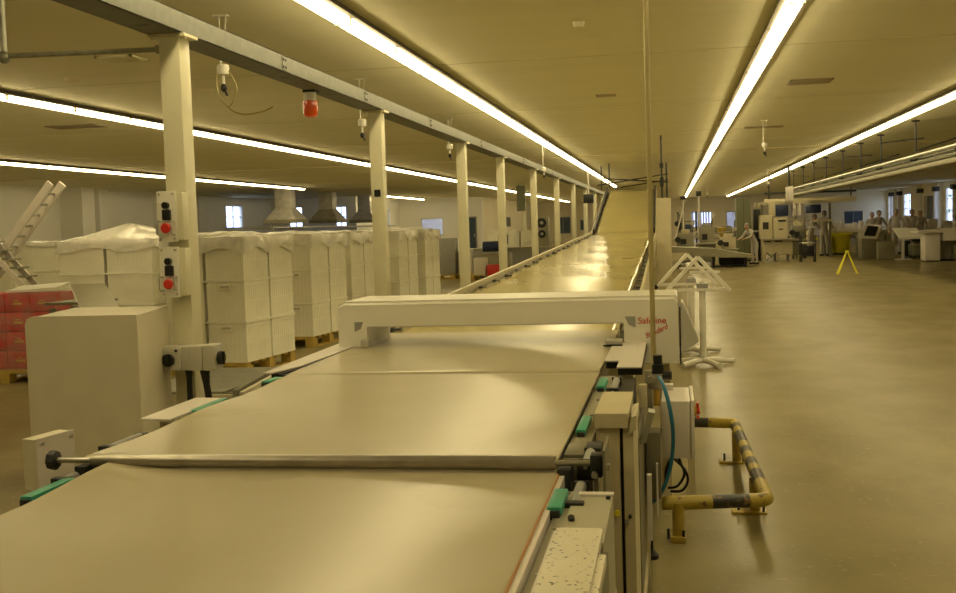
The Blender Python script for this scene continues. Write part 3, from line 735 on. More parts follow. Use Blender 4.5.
lp.tube([(-.03, 4.86, .55), (-.01, 4.84, .51), (.03, 4.82, .47), (.045, 4.82, .42), (.02, 4.82, .375), (-.03, 4.84, .365)], .006, 6)
lp.tube([(-.01, 4.88, .55), (.015, 4.86, .49), (.03, 4.84, .44), (.0, 4.84, .39), (-.04, 4.86, .375)], .006, 6)
lp.tube([(.0, 4.9, .55), (-.02, 4.88, .51), (-.045, 4.86, .46), (-.05, 4.86, .40)], .008, 6)
part('cable_loop', lp, M_black, t)

# ---------------------------------------------------------------- yellow/black barrier
SM = stripe_mat()
t = root('floor_barrier', 'low yellow and black striped tube barrier bolted to the floor', 'barrier', (.2, 6.3, 0))
r = MB().tube([(-.075, 5.34, .185), (.1, 5.36, .185), (.3, 5.40, .185), (.40, 5.42, .185), (.425, 5.45, .185), (.425, 5.50, .185), (.415, 5.9, .19), (.395, 6.6, .20), (.38, 7.28, .205), (.36, 7.36, .205), (.32, 7.38, .205), (.2, 7.40, .205), (.06, 7.42, .205)], .034, 14, 5, uvs=True)
rail = part('rail', r, SM, t, smooth=60)
# scale the stripe coordinate: long bands near, short slanted bands on the far run
uvl = rail.data.uv_layers[0].data
for d in uvl:
    s = d.uv[1]
    if s < .25: v = .9
    elif s < .42: v = .1
    elif s < .70: v = .9
    elif s < 2.45: v = .1 if int((s-.7)/.16) % 2 else .9
    elif s < 2.62: v = .9
    elif s < 2.9: v = .1
    else: v = .9
    d.uv = (0, v)
for (x, y, rw, w) in ((.0, 5.335, .19, .07), (.40, 5.88, .19, .12), (.375, 7.10, .2, .11)):
    p = part('post', MB().cyl((x, y, .01), (x, y, rw), .029, n=14), M_yel, t)
    fp = part('foot_plate', MB().box(x-w*(1 if w > .08 else .5), x+w*.5, y-.045, y+.045, 0, .014 if w > .08 else .03, .003), M_yel, t)
    s = MB(); s.cyl((x-w*.7, y, .01), (x-w*.7, y, .06), .007, n=8).cyl((x+w*.35, y-.03, .01), (x+w*.35, y-.03, .06), .007, n=8)
    part('anchor_bolt', s, M_dark, fp)

# ---------------------------------------------------------------- white trestle stands beyond the detector
def trestle(x, y, label, s=1):
    t = root('film_roll_stand', label, 'stand', (x, y, 0), 'white tube stands beside the long conveyor')
    part('post', MB().cyl((x, y, .04), (x, y, .82), .036, n=16).cyl((x, y, .74), (x, y, .9), .03), M_white, t)
    part('foot', MB().tube([(x-.25, y+.12, .035), (x, y, .06), (x+.16, y-.30, .03)], .032, 8, 3).tube([(x-.22, y-.2, .03), (x, y, .06), (x+.32, y+.16, .03)], .03, 8, 3), M_white, t)
    a = (x-.04, y-.03, 1.16)
    part('top_frame', MB().bar(a, (x-.38, y-.05, .80), .05, .035).bar(a, (x+.29, y-.05, .80), .055, .035).bar((x-.37, y-.05, .815), (x+.28, y-.05, .815), .03, .03).bar((x-.13, y-.04, 1.0), (x+.19, y-.04, 1.0), .025, .025), M_white, t)
    part('joint', MB().box(x-.06, x+.06, y-.06, y+.05, .80, .88, .01), M_grey, t)
    part('end_stub', MB().sph((x-.40, y-.05, .79), .03), M_dark, t)
trestle(.30, 11.9, 'nearer white triangular-topped stand on tube feet right of the detector')
trestle(.20, 13.0, 'farther white triangular-topped stand just behind its twin')

# ---------------------------------------------------------------- long conveyor
def lerp(a, b, u): return a+(b-a)*u
def LX(Y): return lerp(-2.03, -2.13, (Y-6.8)/23.2)
def RX(Y): return lerp(-.36, -.53, (Y-6.8)/23.2)
def LZ(Y): return lerp(.815, 1.262, (Y-6.8)/23.2)
t = root('long_conveyor', 'very long glossy yellowish belt conveyor that climbs towards the ceiling', 'conveyor', (-1.25, 20, 0))
YB0, YB1, YB2 = 6.95, 30.0, 38.6
m = MB(); rows = []
ys = [YB0+(YB1-YB0)*k/60 for k in range(61)]
prof = [(y, LZ(y)) for y in ys] + [(YB1+(YB2-YB1)*k/20, lerp(1.262, 2.66, k/20)) for k in range(1, 21)]
def prx(y): return (lerp(LX(YB0)+.08, -2.06, (y-YB0)/(YB1-YB0)) if y <= YB1 else lerp(-2.06, -2.14, (y-YB1)/(YB2-YB1)),
                    lerp(-.37, -.53, (y-YB0)/(YB1-YB0)) if y <= YB1 else lerp(-.53, -.60, (y-YB1)/(YB2-YB1)))
for y, z in prof:
    a, b = prx(y); rows.append([m.bm.verts.new((lerp(a, b, i/16), y, z+.006*math.sin(y*2.3+i*.4)*(y < YB1))) for i in range(17)])
for a, b in zip(rows, rows[1:]):
    for i in range(16): m.bm.faces.new((a[i], a[i+1], b[i+1], b[i]))
lb = part('belt', m, M_beltf, t, smooth=60)
so = lb.modifiers.new('thick', 'SOLIDIFY'); so.thickness = .01; so.offset = -1
# side rails + body
def rail_strip(side, w, h, dz, material, name):
    m = MB()
    pts = [(YB0, 0), (YB1, 0), (YB2, 0)]
    for (ya, yb) in ((YB0, YB1), (YB1, YB2)):
        za = LZ(ya) if ya <= YB1 else 0; za = {YB0: LZ(YB0), YB1: 1.262, YB2: 2.66}[ya]; zb = {YB1: 1.262, YB2: 2.66}[yb]
        xa = prx(ya)[side]+(-dz[0] if side == 0 else dz[0]); xb = prx(yb)[side]+(-dz[0] if side == 0 else dz[0])
        m.bar((xa, ya, za+dz[1]), (xb, yb, zb+dz[1]), w, h)
    part(name, m, material, t)
rail_strip(0, .035, .06, (.085, .035), M_creamp, 'side_rail')
rail_strip(0, .04, .02, (.03, -.02), M_black, 'rail_gap')
rail_strip(1, .07, .02, (.045, -.03), M_black, 'rail_gap')
rail_strip(1, .03, .05, (.095, -.005), M_creamp, 'side_rail')
rail_strip(1, .02, .26, (.10, -.17), M_creamp, 'side_skirt')
rail_strip(0, .02, .26, (.09, -.13), M_creamp, 'side_skirt')
m = MB()
for x0_, x1_ in ((-2.10, -2.19), (-.48, -.55)): m.bar((x0_, YB1, 1.262+.05), (x1_, YB2, 2.66+.05), .05, .16)
part('dark_side_board', m, M_dark, t)
m = MB()
m.bar((-1.22, YB0, LZ(YB0)-.14), (-1.3, YB1, 1.12), 1.5, .12).bar((-1.3, YB1, 1.12), (-1.37, YB2, 2.52), 1.4, .12)
part('under_frame', m, M_lgrey, t)
y = 7.6
while y < 37.5:
    z = LZ(y) if y < YB1 else lerp(1.262, 2.66, (y-YB1)/(YB2-YB1)); a, b = prx(y)
    part('rail_clip', MB().cyl((a-.045, y, z+.004), (a-.01, y, z+.01), .022, n=8).box(a-.02, a+.04, y-.02, y+.03, z+.004, z+.018), M_dark, t)
    if y < YB1: part('rail_clip', MB().box(b+.02, b+.07, y-.11, y+.11, z-.018, z-.006), M_olive, t)
    else: part('rail_clip', MB().box(b+.02, b+.07, y-.06, y+.06, z-.018, z-.003), M_olive, t)
    y += .95
for y in (8, 12, 16, 20, 24, 28, 33, 37.8):
    z = (LZ(y) if y < YB1 else lerp(1.262, 2.66, (y-YB1)/(YB2-YB1)))-.2
    for x in (-2.0, -.62): part('leg', MB().box(x-.035, x+.035, y-.035, y+.035, 0, z), M_creamp, t)
# plain cream cabinet at the right of the long conveyor
t = root('tall_cream_cabinet', 'tall plain cream cabinet standing right of the long conveyor belt', 'cabinet', (-.2, 24, 0))
part('body', MB().box(-.33, -.02, 24.0, 24.5, 0, 2.05, .01), M_creamp, t)
part('door_edge', MB().box(-.325, -.06, 23.985, 24.0, .3, 1.3, .004), M_creamp, t)
part('lamp_arm', MB().cyl((-.2, 24.2, 2.05), (-.2, 24.2, 3.4), .02).box(-.24, -.16, 24.15, 24.25, 2.3, 2.5).box(-.24, -.16, 24.15, 24.25, 2.7, 2.8), M_dark, t)
# hanging frame over the conveyor head
t = root('hanging_tube_frame', 'dark crossing tubes hung from the ceiling over the conveyor head', 'tube frame', (-1.2, 38, 3.0))
part('tube', MB().cyl((-2.35, 38, 3.08), (-.1, 36, 2.80), .022, n=8).cyl((-2.35, 36, 2.78), (-.1, 38, 3.15), .022, n=8).cyl((-1.7, 38, 2.75), (-.1, 38, 2.95), .018, n=8), M_dark, t)
part('hanger_rod', MB().cyl((-2.35, 38, 2.7), (-2.35, 38, 3.5), .02, n=8).cyl((-.15, 37.5, 2.3), (-.15, 37.5, 3.5), .03, n=8).cyl((-2.0, 36.5, 2.7), (-2.0, 36.5, 3.5), .02, n=8), M_dark, t)
t = root('black_speaker_box', 'small black box hanging by the channel end beside the rising conveyor', 'box', (-2.75, 37.8, 2.2))
part('box', MB().box(-2.95, -2.62, 37.6, 37.9, 2.25, 2.55, .01), M_black, t)
part('hanger', MB().cyl((-2.78, 37.75, 2.55), (-2.78, 37.75, 3.5), .025, n=8), M_tray, t)

# ---------------------------------------------------------------- pallets and crates
def crate_mesh(w, d, h):
    """w along x, d along y; ribbed tote with lip and handle"""
    m = MB(); q = .016; m.box(-w/2+q, w/2-q, -d/2+q, d/2-q, 0, h-.005)
    m.box(-w/2, w/2, -d/2, d/2, h-.022, h, .003, seg=1)
    m.box(-w/2+.007, w/2-.007, -d/2+.007, d/2-.007, h-.060, h-.048)
    m.box(-w/2+.009, w/2-.009, -d/2+.009, d/2-.009, h*.47, h*.47+.012)
    m.box(-w/2+.010, w/2-.010, -d/2+.010, d/2-.010, 0, .015)
    nx = max(4, int(w/.055)); ny = max(4, int(d/.055))
    for i in range(nx+1):
        x = -w/2+.022+(w-.044)*i/nx
        for s in (-1, 1): m.box(x-.005, x+.005, s*(d/2-q)-.003, s*(d/2-q)+.003, .015, h-.06)
    for i in range(ny+1):
        y = -d/2+.022+(d-.044)*i/ny
        for s in (-1, 1): m.box(s*(w/2-q)-.003, s*(w/2-q)+.003, y-.005, y+.005, .015, h-.06)
    for s in (-1, 1):
        m.box(-.07, .07, s*(d/2-.006)-.008, s*(d/2-.006)+.006, h-.11, h-.045, .003, seg=1)
    return m
CW, CD, CH = .49, .61, .452
def mk_crate(material, name='plastic_crate'):
    t = root(name, 'crate', 'crate')
    part('tub', crate_mesh(CW, CD, CH), material, t, smooth=0, local=True)
    part('handle', MB().box(-.055, .055, -CD/2-.008, -CD/2-.004, CH-.085, CH-.06), M_greyb, t, local=True)
    return t
def mk_pallet():
    t = root('pallet', 'pallet', 'pallet')
    for sx in (-.42, 0, .42):
        part('runner', MB().box(sx-.05, sx+.05, -.61, .61, 0, .02), M_wood, t, local=True)
        for sy in (-.54, 0, .54): part('block', MB().box(sx-.06, sx+.06, sy-.07, sy+.07, .02, .11), M_wood, t, local=True)
    d = MB()
    for k in range(7): d.box(-.47, .47, -.61+k*.185, -.61+k*.185+.11, .125, .147)
    d.box(-.47, .47, -.61, -.5, .11, .125).box(-.47, .47, -.05, .05, .11, .125).box(-.47, .47, .5, .61, .11, .125)
    part('deck', d, M_wood, t, local=True)
    return t
crate0 = mk_crate(M_crate); pallet0 = mk_pallet(); pal_used = [False]; cr_used = [False]
def film(cx, cy, rz, w, d, z, hump, skirt, label, material):
    m = MB(); n = 24; rows = []
    rnd = random.Random(int(cx*100+cy*31))
    ph = rnd.uniform(0, 6)
    for j in range(n+1):
        v = -1.0+2.0*j/n; r = []
        for i in range(n+1):
            u = -1.0+2.0*i/n
            e = max(abs(u), abs(v))
            k = .84
            if e <= k:
                x = u/k*w/2; y = v/k*d/2
                zz = z+.02+hump*max(0, (1-(u/k)**2))*max(0, (1-(v/k)**2))*(.75+.25*math.sin(u*3+ph)) + .012*math.sin(u*11+ph)*math.cos(v*9)
            else:
                f = (e-k)/(1-k); sc = k/e
                x = u*sc/k*w/2*(1+.012); y = v*sc/k*d/2*(1+.012)
                zz = z+.02-f*skirt*(1+.25*math.sin((u*5+v*7)+ph))
            ox = .012*math.sin(14*u+9*v+ph)*(e > k)
            r.append(m.bm.verts.new((x*(1+ox), y*(1+ox), zz)))
        rows.append(r)
    for a, b in zip(rows, rows[1:]):
        for i in range(n): m.bm.faces.new((a[i], a[i+1], b[i+1], b[i]))
    o = link_bm('plastic_film_cover', m.bm, material, 60); o.data.transform(Matrix.Translation((0, 0, -z)))
    o.location = (cx, cy, z); o.rotation_euler = (0, 0, rz)
    return tag(o, label, 'plastic film', 'film covers over the crate stacks')
TIER = ['bottom', 'middle', 'top']
def stack(cx, cy, rz, desc, nx=2, ny=2, nt=3, hump=.10, skip_hidden=True, group=None, filmmat=None):
    c, s = math.cos(rz), math.sin(rz)
    lab = 'yellow wooden pallet under the %s' % desc
    if not pal_used[0]: p = pallet0; pal_used[0] = True; p['label'] = lab
    else: p = dup(pallet0, label=lab)
    p.location = (cx, cy, 0); p.rotation_euler = (0, 0, rz); p['group'] = 'yellow pallets under the crates'
    for k in range(nt):
        for i in range(nx):
            for j in range(ny):
                lx = (i-(nx-1)/2)*(CW+.012); ly = (j-(ny-1)/2)*(CD+.012)
                if skip_hidden and j > 0 and i == 0: continue     # wholly enclosed behind the others
                pos = '%s tier %s %s' % (TIER[k], 'aisle-side' if i == nx-1 else 'wall-side', 'front' if j == 0 else 'rear')
                lab = '%s crate, %s' % (pos, desc)
                if not cr_used[0]: o = crate0; cr_used[0] = True; o['label'] = lab
                else: o = dup(crate0, label=lab)
                o.location = (cx+lx*c-ly*s, cy+lx*s+ly*c, .15+k*(CH+.003)); o.rotation_euler = (0, 0, rz)
                o['group'] = group or ('crates in the ' + desc)
    film(cx, cy, rz, nx*CW+.04, ny*CD+.06, .15+nt*(CH+.003), hump, .16, 'clear wrinkled plastic film over the %s' % desc, filmmat or M_film)
def corner(x, y, rz):   # front right bottom corner -> centre
    c, s = math.cos(rz), math.sin(rz); lx, ly = -(CW+.006), CD+.006
    return x+lx*c-ly*s, y+lx*s+ly*c
RZ = -math.radians(6)
for (x, y, rz, desc, hump) in [(-4.60, 11.35, RZ, 'first stack right of nearest column', .07),
                         (-4.78, 14.15, RZ, 'second stack beyond the first', .05),
                         (-4.86, 16.3, RZ*.6, 'third stack, just left of second column', .06),
                         (-4.93, 19.6, RZ*.5, 'fourth stack, just right of second column', .05),
                         (-4.75, 21.0, -.02, 'farthest crate stack beside conveyor', .08)]:
    cx, cy = corner(x, y, rz); stack(cx, cy, rz, desc, hump=hump)
# second row of stacks behind
for (cx, cy, rz, desc, hump) in [(-6.4, 15.3, RZ, 'inner stack behind second pallet', .08),
                           (-6.35, 17.9, 0, 'inner stack behind third pallet', .05)]:
    stack(cx, cy, rz, desc, hump=hump)
# stacks seen broadside between cabinet and column
for (cx, cy, desc, hump) in [(-8.08, 15.2, 'humped-film stack left of stop panels', .27)]:
    p = dup(pallet0, label='yellow wooden pallet under the %s' % desc); p.location = (cx, cy, 0); p.rotation_euler = (0, 0, PI/2)
    for k in range(3):
        for i in (-1, 1):
            o = dup(crate0, label='%s tier %s crate, %s' % (TIER[k], 'left' if i < 0 else 'right', desc))
            o.location = (cx+i*.375, cy-.24, .15+k*.455); o.rotation_euler = (0, 0, PI/2); o.scale = (1.0, 1.2, 1.0); o['group'] = 'crates in the ' + desc
    film(cx, cy, 0, 1.56, .98, .15+3*.455, hump, .14, 'white film hump over the %s' % desc, M_film)
M_whitefilm = M_filmc
for (cx, cy, desc) in [(-11.4, 19.0, 'pale stack behind diagonal ladder'), (-12.9, 19.3, 'farthest left pale stack'), (-9.9, 17.2, 'pale stack beside the humped one')]:
    p = dup(pallet0, label='yellow wooden pallet under the %s' % desc); p.location = (cx, cy, 0); p.rotation_euler = (0, 0, PI/2)
    for k in range(3):
        for i in (-1, 1):
            o = dup(crate0, label='%s tier %s crate, %s' % (TIER[k], 'left' if i < 0 else 'right', desc))
            o.location = (cx+i*.32, cy-.2, .15+k*.455); o.rotation_euler = (0, 0, PI/2); o['group'] = 'crates in the ' + desc
    film(cx, cy, 0, 1.3, .95, .15+3*.455, .015, .06, 'milky film over the %s' % desc, M_film)

# red cartons on pallet
pr = dup(pallet0, label='yellow pallet under the red film-wrapped cartons at far left'); pr.location = (-7.27, 11.55, 0); pr.rotation_euler = (0, 0, 0)
rc = root('red_carton', 'carton', 'carton')
part('carton', MB().box(-.15, .15, -.2, .2, 0, .205, .015), M_rbox, rc, local=True)
part('print_mark', MB().box(-.05, .06, -.203, -.2, .08, .105).box(-.03, .03, -.203, -.2, .12, .13), M_ylab, rc, local=True)
first = True
for k in range(4):
    for i in range(4):
        lab = 'red carton with yellow print, %s row, %s from the left on the pallet' % (['bottom', 'second', 'third', 'top'][k], ORD[i])
        o = rc if first else dup(rc, label=lab); first = False; o['label'] = lab
        o.location = (-7.72+i*.305, 11.2, .152+k*.21); o['group'] = 'red cartons wrapped in film'
w = MB()
w.box(-7.90, -6.62, 10.96, 10.965, .1, 1.02).box(-6.625, -6.62, 10.96, 11.6, .1, 1.02)
solo('wrap_film', w, M_filmc, 'clear stretch film wound round the red cartons', 'plastic film', smooth=0)
solo('white_cover_sheet', MB().prism([(-7.25, 11.0, 1.0), (-6.66, 11.0, 1.03), (-6.66, 11.35, 1.07), (-7.25, 11.35, 1.04)], (0, 0, .015)), M_white, 'white sheet lying on top of the red cartons', 'sheet', smooth=0)

# diagonal ladders at far left
def ladder(p, q, w, name, label, steps, n, rail=.05):
    p = Vector(p); q = Vector(q); t = root(name, label, 'ladder', tuple(p))
    wv = Vector((0, w, 0)); m = MB()
    for sgn in (-.5, .5): part('side_rail', MB().bar(p+wv*sgn, q+wv*sgn, rail*.6, rail*1.5, up=(0, 1, 0) if False else (0, 0, 1)), M_tray, t)
    for k in range(1, n):
        c = p+(q-p)*k/n
        if steps: part('tread', MB().box(c.x-.08, c.x+.14, c.y-w/2, c.y+w/2, c.z, c.z+.025), M_galv, t)
        else: part('rung', MB().bar(c-wv*.5, c+wv*.5, .03, .03), M_galv, t)
ladder((-9.45, 14.0, 1.05), (-8.34, 14.0, 2.34), .3, 'inclined_ladder', 'pale metal ladder leaning up to the right behind the crates', False, 9, .07)
ladder((-9.6, 13.6, 2.03), (-8.58, 13.6, .95), .3, 'step_ladder', 'grey stepped ladder sloping down to the right over the red cartons', True, 9, .05)
t = root('scaffold_frame', 'pale steel frame carrying the two crossed ladders at far left', 'frame', (-9.2, 13.5, 0))
part('post', MB().box(-9.65, -9.58, 13.2, 13.27, 0, 2.1), M_galv, t)
part('post', MB().box(-8.08, -8.02, 13.2, 13.27, 0, .65), M_galv, t)
part('post', MB().box(-9.7, -9.63, 13.9, 13.97, 0, 1.05), M_galv, t)
part('beam', MB().box(-9.65, -8.02, 13.2, 13.27, .58, .64), M_galv, t)

# ---------------------------------------------------------------- extraction hoods, far left
def hood(y, label):
    x = -16.6
    t = root('extraction_hood', label, 'hood', (x, y, 1.7), 'silver extraction hoods at the far left')
    part('duct', MB().box(x-.35, x+.35, y-.35, y+.35, 2.65, 3.5, .01), M_silver, t)
    c = MB(); top = [(x-.35, y-.35, 2.65), (x+.35, y-.35, 2.65), (x+.35, y+.35, 2.65), (x-.35, y+.35, 2.65)]
    bot = [(x-.7, y-.8, 2.15), (x+.7, y-.8, 2.15), (x+.7, y+.8, 2.15), (x-.7, y+.8, 2.15)]
    a = [c.bm.verts.new(p) for p in top]; b = [c.bm.verts.new(p) for p in bot]
    for i in range(4): c.bm.faces.new((b[i], b[(i+1) % 4], a[(i+1) % 4], a[i]))
    c.bm.faces.new(a); c.bm.faces.new(b[::-1])
    part('canopy', c, M_silver, t, smooth=0)
    part('skirt', MB().box(x-.72, x+.72, y-.82, y+.82, 2.0, 2.15), M_lgrey, t)
hood(46.0, 'nearest silver extraction hood above the oven line'); hood(52.0, 'middle silver extraction hood above the oven line'); hood(58.8, 'farthest silver extraction hood, next to the second column')
t = root('oven_line', 'long grey machine line with top rail under the silver hoods', 'machine', (-16.6, 52, 0))
part('body', MB().box(-17.1, -16.1, 43, 62, 0, 1.55), M_lgrey, t)
part('top_rail', MB().box(-17.2, -15.9, 42.5, 62.5, 1.78, 1.84).box(-16.0, -15.9, 42.5, 42.6, 1.5, 1.8), M_steel, t)
part('top_plate', MB().box(-17.15, -16.0, 43, 62, 1.55, 1.62), M_steel, t)

# ---------------------------------------------------------------- far left floor goods seen between columns
def goods(name, label, cat, x, y, z, w, d, h, m, bev=.02): return solo(name, MB().box(x-w/2, x+w/2, y-d/2, y+d/2, z, z+h, bev), m, label, cat)
for (x, y, l) in ((-6.55, 33.0, 'yellow pallet on the floor left of the third column'), (-5.2, 31.8, 'yellow pallet with red and grey goods right of the third column')):
    p = dup(pallet0, label=l); p.location = (x, y, 0); p.rotation_euler = (0, 0, PI/2)
goods('grey_drum_box', 'tall grey box on pallet just left of the third column', 'box', -6.75, 33.0, .15, .5, .5, 1.1, M_grey)
goods('pale_roll', 'pale upright roll on pallet beside the tall grey box', 'roll', -6.2, 33.0, .15, .4, .4, .75, M_tray)
goods('dark_canister', 'dark canister behind the pale roll', 'canister', -6.4, 33.35, .15, .12, .12, .8, M_dark)
goods('red_parcel', 'red parcel on the pallet right of the third column', 'parcel', -5.1, 31.7, .15, .45, .4, .3, M_red)
goods('white_parcel', 'white parcel left of the red parcel on the same pallet', 'parcel', -5.55, 31.8, .15, .35, .5, .5, M_tray)
t = root('floor_pump', 'small dark blue and white machine behind the red parcel', 'machine', (-5.3, 33.5, 0))
part('body', MB().box(-5.8, -4.9, 33.2, 33.8, .1, .75, .03), M_lgrey, t)
part('motor', MB().cyl((-5.7, 33.2, .95), (-5.0, 33.2, .95), .16).box(-5.2, -4.95, 33.0, 33.4, 1.0, 1.3), M_bluem, t)
part('base', MB().box(-5.85, -4.85, 33.15, 33.85, 0, .1), M_dark, t)
# crates stacked further between columns 4 and 5
for i in range(3):
    for k in range(3):
        o = dup(crate0, label='small far pale crate, %s tier, %s from left, between fourth and fifth columns' % (TIER[k], ORD[i]))
        o.location = (-7.0+i*.66, 44.0, .0+k*.455); o.rotation_euler = (0, 0, PI/2); o['group'] = 'far crates between the columns'
t = root('low_grey_counter', 'long low grey counter between the columns in the left distance', 'counter', (-5, 40, 0))
part('body', MB().box(-7.6, -3.6, 40.0, 40.8, .06, .72), M_grey, t)
part('worktop', MB().box(-7.65, -3.55, 39.95, 40.85, .72, .77), M_lgrey, t)
for x in (-7.5, -5.6, -3.7): part('foot', MB().box(x-.05, x+.05, 40.1, 40.7, 0, .06), M_dark, t)
t = root('green_hanging_panel', 'grey-green panel hanging from ceiling between fourth and fifth columns', 'panel', (-7.0, 52, 2.2))
part('panel', MB().box(-7.25, -6.85, 52, 52.06, 2.25, 3.45), M_green2, t)
part('hanger', MB().cyl((-7.15, 52.03, 3.44), (-7.15, 52.03, 3.5), .02, n=8), M_dark, t)
t = root('steel_column', 'lone thin cream column below the grey-green hanging panel', 'column', (-6.95, 52.5, 0), kind='thing')
part('shaft', MB().box(-7.02, -6.88, 52.4, 52.55, 0, 3.5), M_col, t)
t = root('round_gauge_machine', 'white machine with two round dark dials between the fifth and sixth columns', 'machine', (-5.8, 50, 0))
part('body', MB().box(-6.15, -5.55, 50, 50.6, 0, 1.9, .02), M_lgrey, t)
part('dial', MB().cyl((-5.85, 49.95, 1.65), (-5.85, 50.0, 1.65), .22, n=20), M_dark, t)
part('dial', MB().cyl((-5.85, 49.95, 1.15), (-5.85, 50.0, 1.15), .18, n=20), M_dark, t)
part('dial_centre', MB().sph((-5.85, 49.95, 1.65), .08).sph((-5.85, 49.95, 1.15), .07), M_steel, t)

# ---------------------------------------------------------------- hanging pipe run, right
t = root('hanging_pipe_run', 'long hung bundle of grey pipes above a cream duct along the right bay', 'pipe run', (5.1, 40, 2.8))
ye = 50.0
for i, (x, z, r) in enumerate(((4.98, 2.72, .045), (5.12, 2.69, .05), (5.04, 2.60, .045), (5.18, 2.61, .04))):
    part('pipe', MB().cyl((x, 16, z), (x, ye, z), r, n=12), M_galv, t)
part('duct', MB().box(4.95, 5.3, 16, ye, 2.43, 2.52, .02), M_lgrey, t)
part('duct_shelf', MB().box(5.30, 5.36, 16, ye, 2.52, 2.60), M_olive, t)
HY = [16.5, 20.7, 24.4, 28.3, 31.2, 34.4, 38, 41.2, 44.5, 48]
for k, y in enumerate(HY):
    part('hanger_rod', MB().cyl((5.05, y, 2.55), (5.05, y, H), .02, n=8).box(4.93, 5.28, y-.03, y+.03, 2.64, 2.67).cyl((4.97, y, H-.03), (5.13, y, H-.03), .02, n=6), M_dark, t)
    if k and k % 2 == 1: part('brace', MB().cyl((5.05, y, 3.28), (5.2, y-4.0, 3.1), .014, n=6), M_matt, t)
    elif k: part('brace', MB().cyl((5.05, y, 2.85), (5.3, y-3.8, 2.95), .014, n=6), M_matt, t)
for k in range(11):
    part('collar', MB().cyl((5.12, 17+k*2.9, 2.69), (5.12, 17.1+k*2.9, 2.69), .06, n=12), M_tray, t)
# cross ducts in the distance
t = root('air_duct', 'flat cream air duct crossing the far right wall area', 'duct', (7, 52, 2.2))
part('duct', MB().box(4.2, 8.2, 52, 52.5, 2.18, 2.40, .02), M_seam, t)
part('dark_lip', MB().box(4.2, 8.2, 51.95, 52.5, 2.62, 2.70), M_dark, t)
part('hanger', MB().cyl((4.4, 52.2, 2.4), (4.4, 52.2, 3.5), .03, n=8), M_dark, t)
part('hanger', MB().cyl((8.0, 52.2, 2.4), (8.0, 52.2, 3.5), .03, n=8), M_dark, t)

def clutter(name, label, cat, x, y, specs):
    t = root(name, label, cat, (x, y, 0), None)
    for nm, (x0, x1, y0, y1, z0, z1), m in specs: part(nm, MB().box(x+x0, x+x1, y+y0, y+y1, z0, z1, .015), m, t)
    return t
clutter('tool_trolley', 'dark wheeled trolley between the packing machine and the olive press', 'trolley', 4.3, 38.8, [('shelf', (0, .5, 0, .5, .62, .68), M_steel), ('shelf', (0, .5, 0, .5, .2, .25), M_dark), ('leg', (0, .04, 0, .04, 0, .9), M_dark), ('leg', (.46, .5, 0, .04, 0, .9), M_dark), ('leg', (0, .04, .46, .5, 0, .9), M_dark), ('leg', (.46, .5, .46, .5, 0, .9), M_dark), ('dark_bin', (.05, .45, .05, .45, .25, .55), M_black)])
clutter('shade_box', 'black block added as shade under the sorting table left of the yellow bin', 'bin', 5.95, 45.5, [('body', (0, .25, 0, .3, .02, .7), M_black), ('lid', (-.02, .27, -.02, .32, .7, .74), M_dark)])  # black box put in for the shadow below the sorting table
clutter('shade_block', 'low dark block added as shade under the sloping bench near its right end', 'machine', 1.5, 37.0, [('body', (0, .9, 0, .5, .06, .28), M_black), ('base', (.1, .8, .05, .45, 0, .06), M_dark)])  # dark block put in for the shadow under the bench
clutter('shade_block', 'low dark block added as shade under the far right white table', 'machine', 8.75, 36.85, [('body', (0, .8, 0, .35, .05, .5), M_olive), ('base', (.05, .75, .02, .3, 0, .05), M_dark)])  # stands in for the shadow below the white table
clutter('shade_block', 'dark block added as shade behind the legs of the tilted board', 'machine', 7.95, 40.4, [('body', (0, .6, 0, .5, .05, .6), M_black), ('top_plate', (-.05, .65, -.05, .55, .6, .64), M_steel)])  # added for the dark shadow behind the board legs
clutter('shade_block', 'dark block added as shade under the table right of the yellow bin', 'machine', 7.0, 44.0, [('body', (0, .75, 0, .5, .05, .75), M_olive), ('top_plate', (-.05, .8, -.05, .55, .75, .78), M_lgrey)])  # table shadow put in as a dark block
clutter('dark_rack', 'dark open rack on the left of the far machines', 'rack', .2, 43.5, [('side', (0, .06, 0, .5, 0, 1.9), M_dark), ('side', (.7, .76, 0, .5, 0, 1.9), M_dark), ('shelf', (0, .76, 0, .5, 1.0, 1.05), M_olive), ('shelf', (0, .76, 0, .5, 1.5, 1.55), M_olive), ('crate', (.1, .6, .05, .4, 1.05, 1.4), M_bluem)])
clutter('dark_rack', 'second dark rack between the window and the grey-green cabinet', 'rack', 1.5, 44.0, [('side', (0, .06, 0, .5, 0, 1.5), M_dark), ('side', (.9, .96, 0, .5, 0, 1.5), M_dark), ('shelf', (0, .96, 0, .5, 1.0, 1.05), M_olive), ('box', (.1, .8, .05, .4, 1.05, 1.3), M_lgrey)])
# white posts with black heads by the right wall windows
for i, (px_y, x) in enumerate(((65.7, 16.6), (69.7, 16.6), (74.5, 16.6), (79.0, 16.6), (86.0, 16.6), (89.0, 16.6))):
    t = root('window_post', '%s slim white post with black head by the right-hand windows, counted from the near end' % ORD[i], 'post', (x, px_y, 0), 'posts by the right windows')
    part('post', MB().box(x-.09, x+.09, px_y-.09, px_y+.09, 0, 2.92), M_tray, t)
    part('black_head', MB().box(x-.2, x+.2, px_y-.25, px_y+.25, 2.9, 3.2, .02), M_black, t)

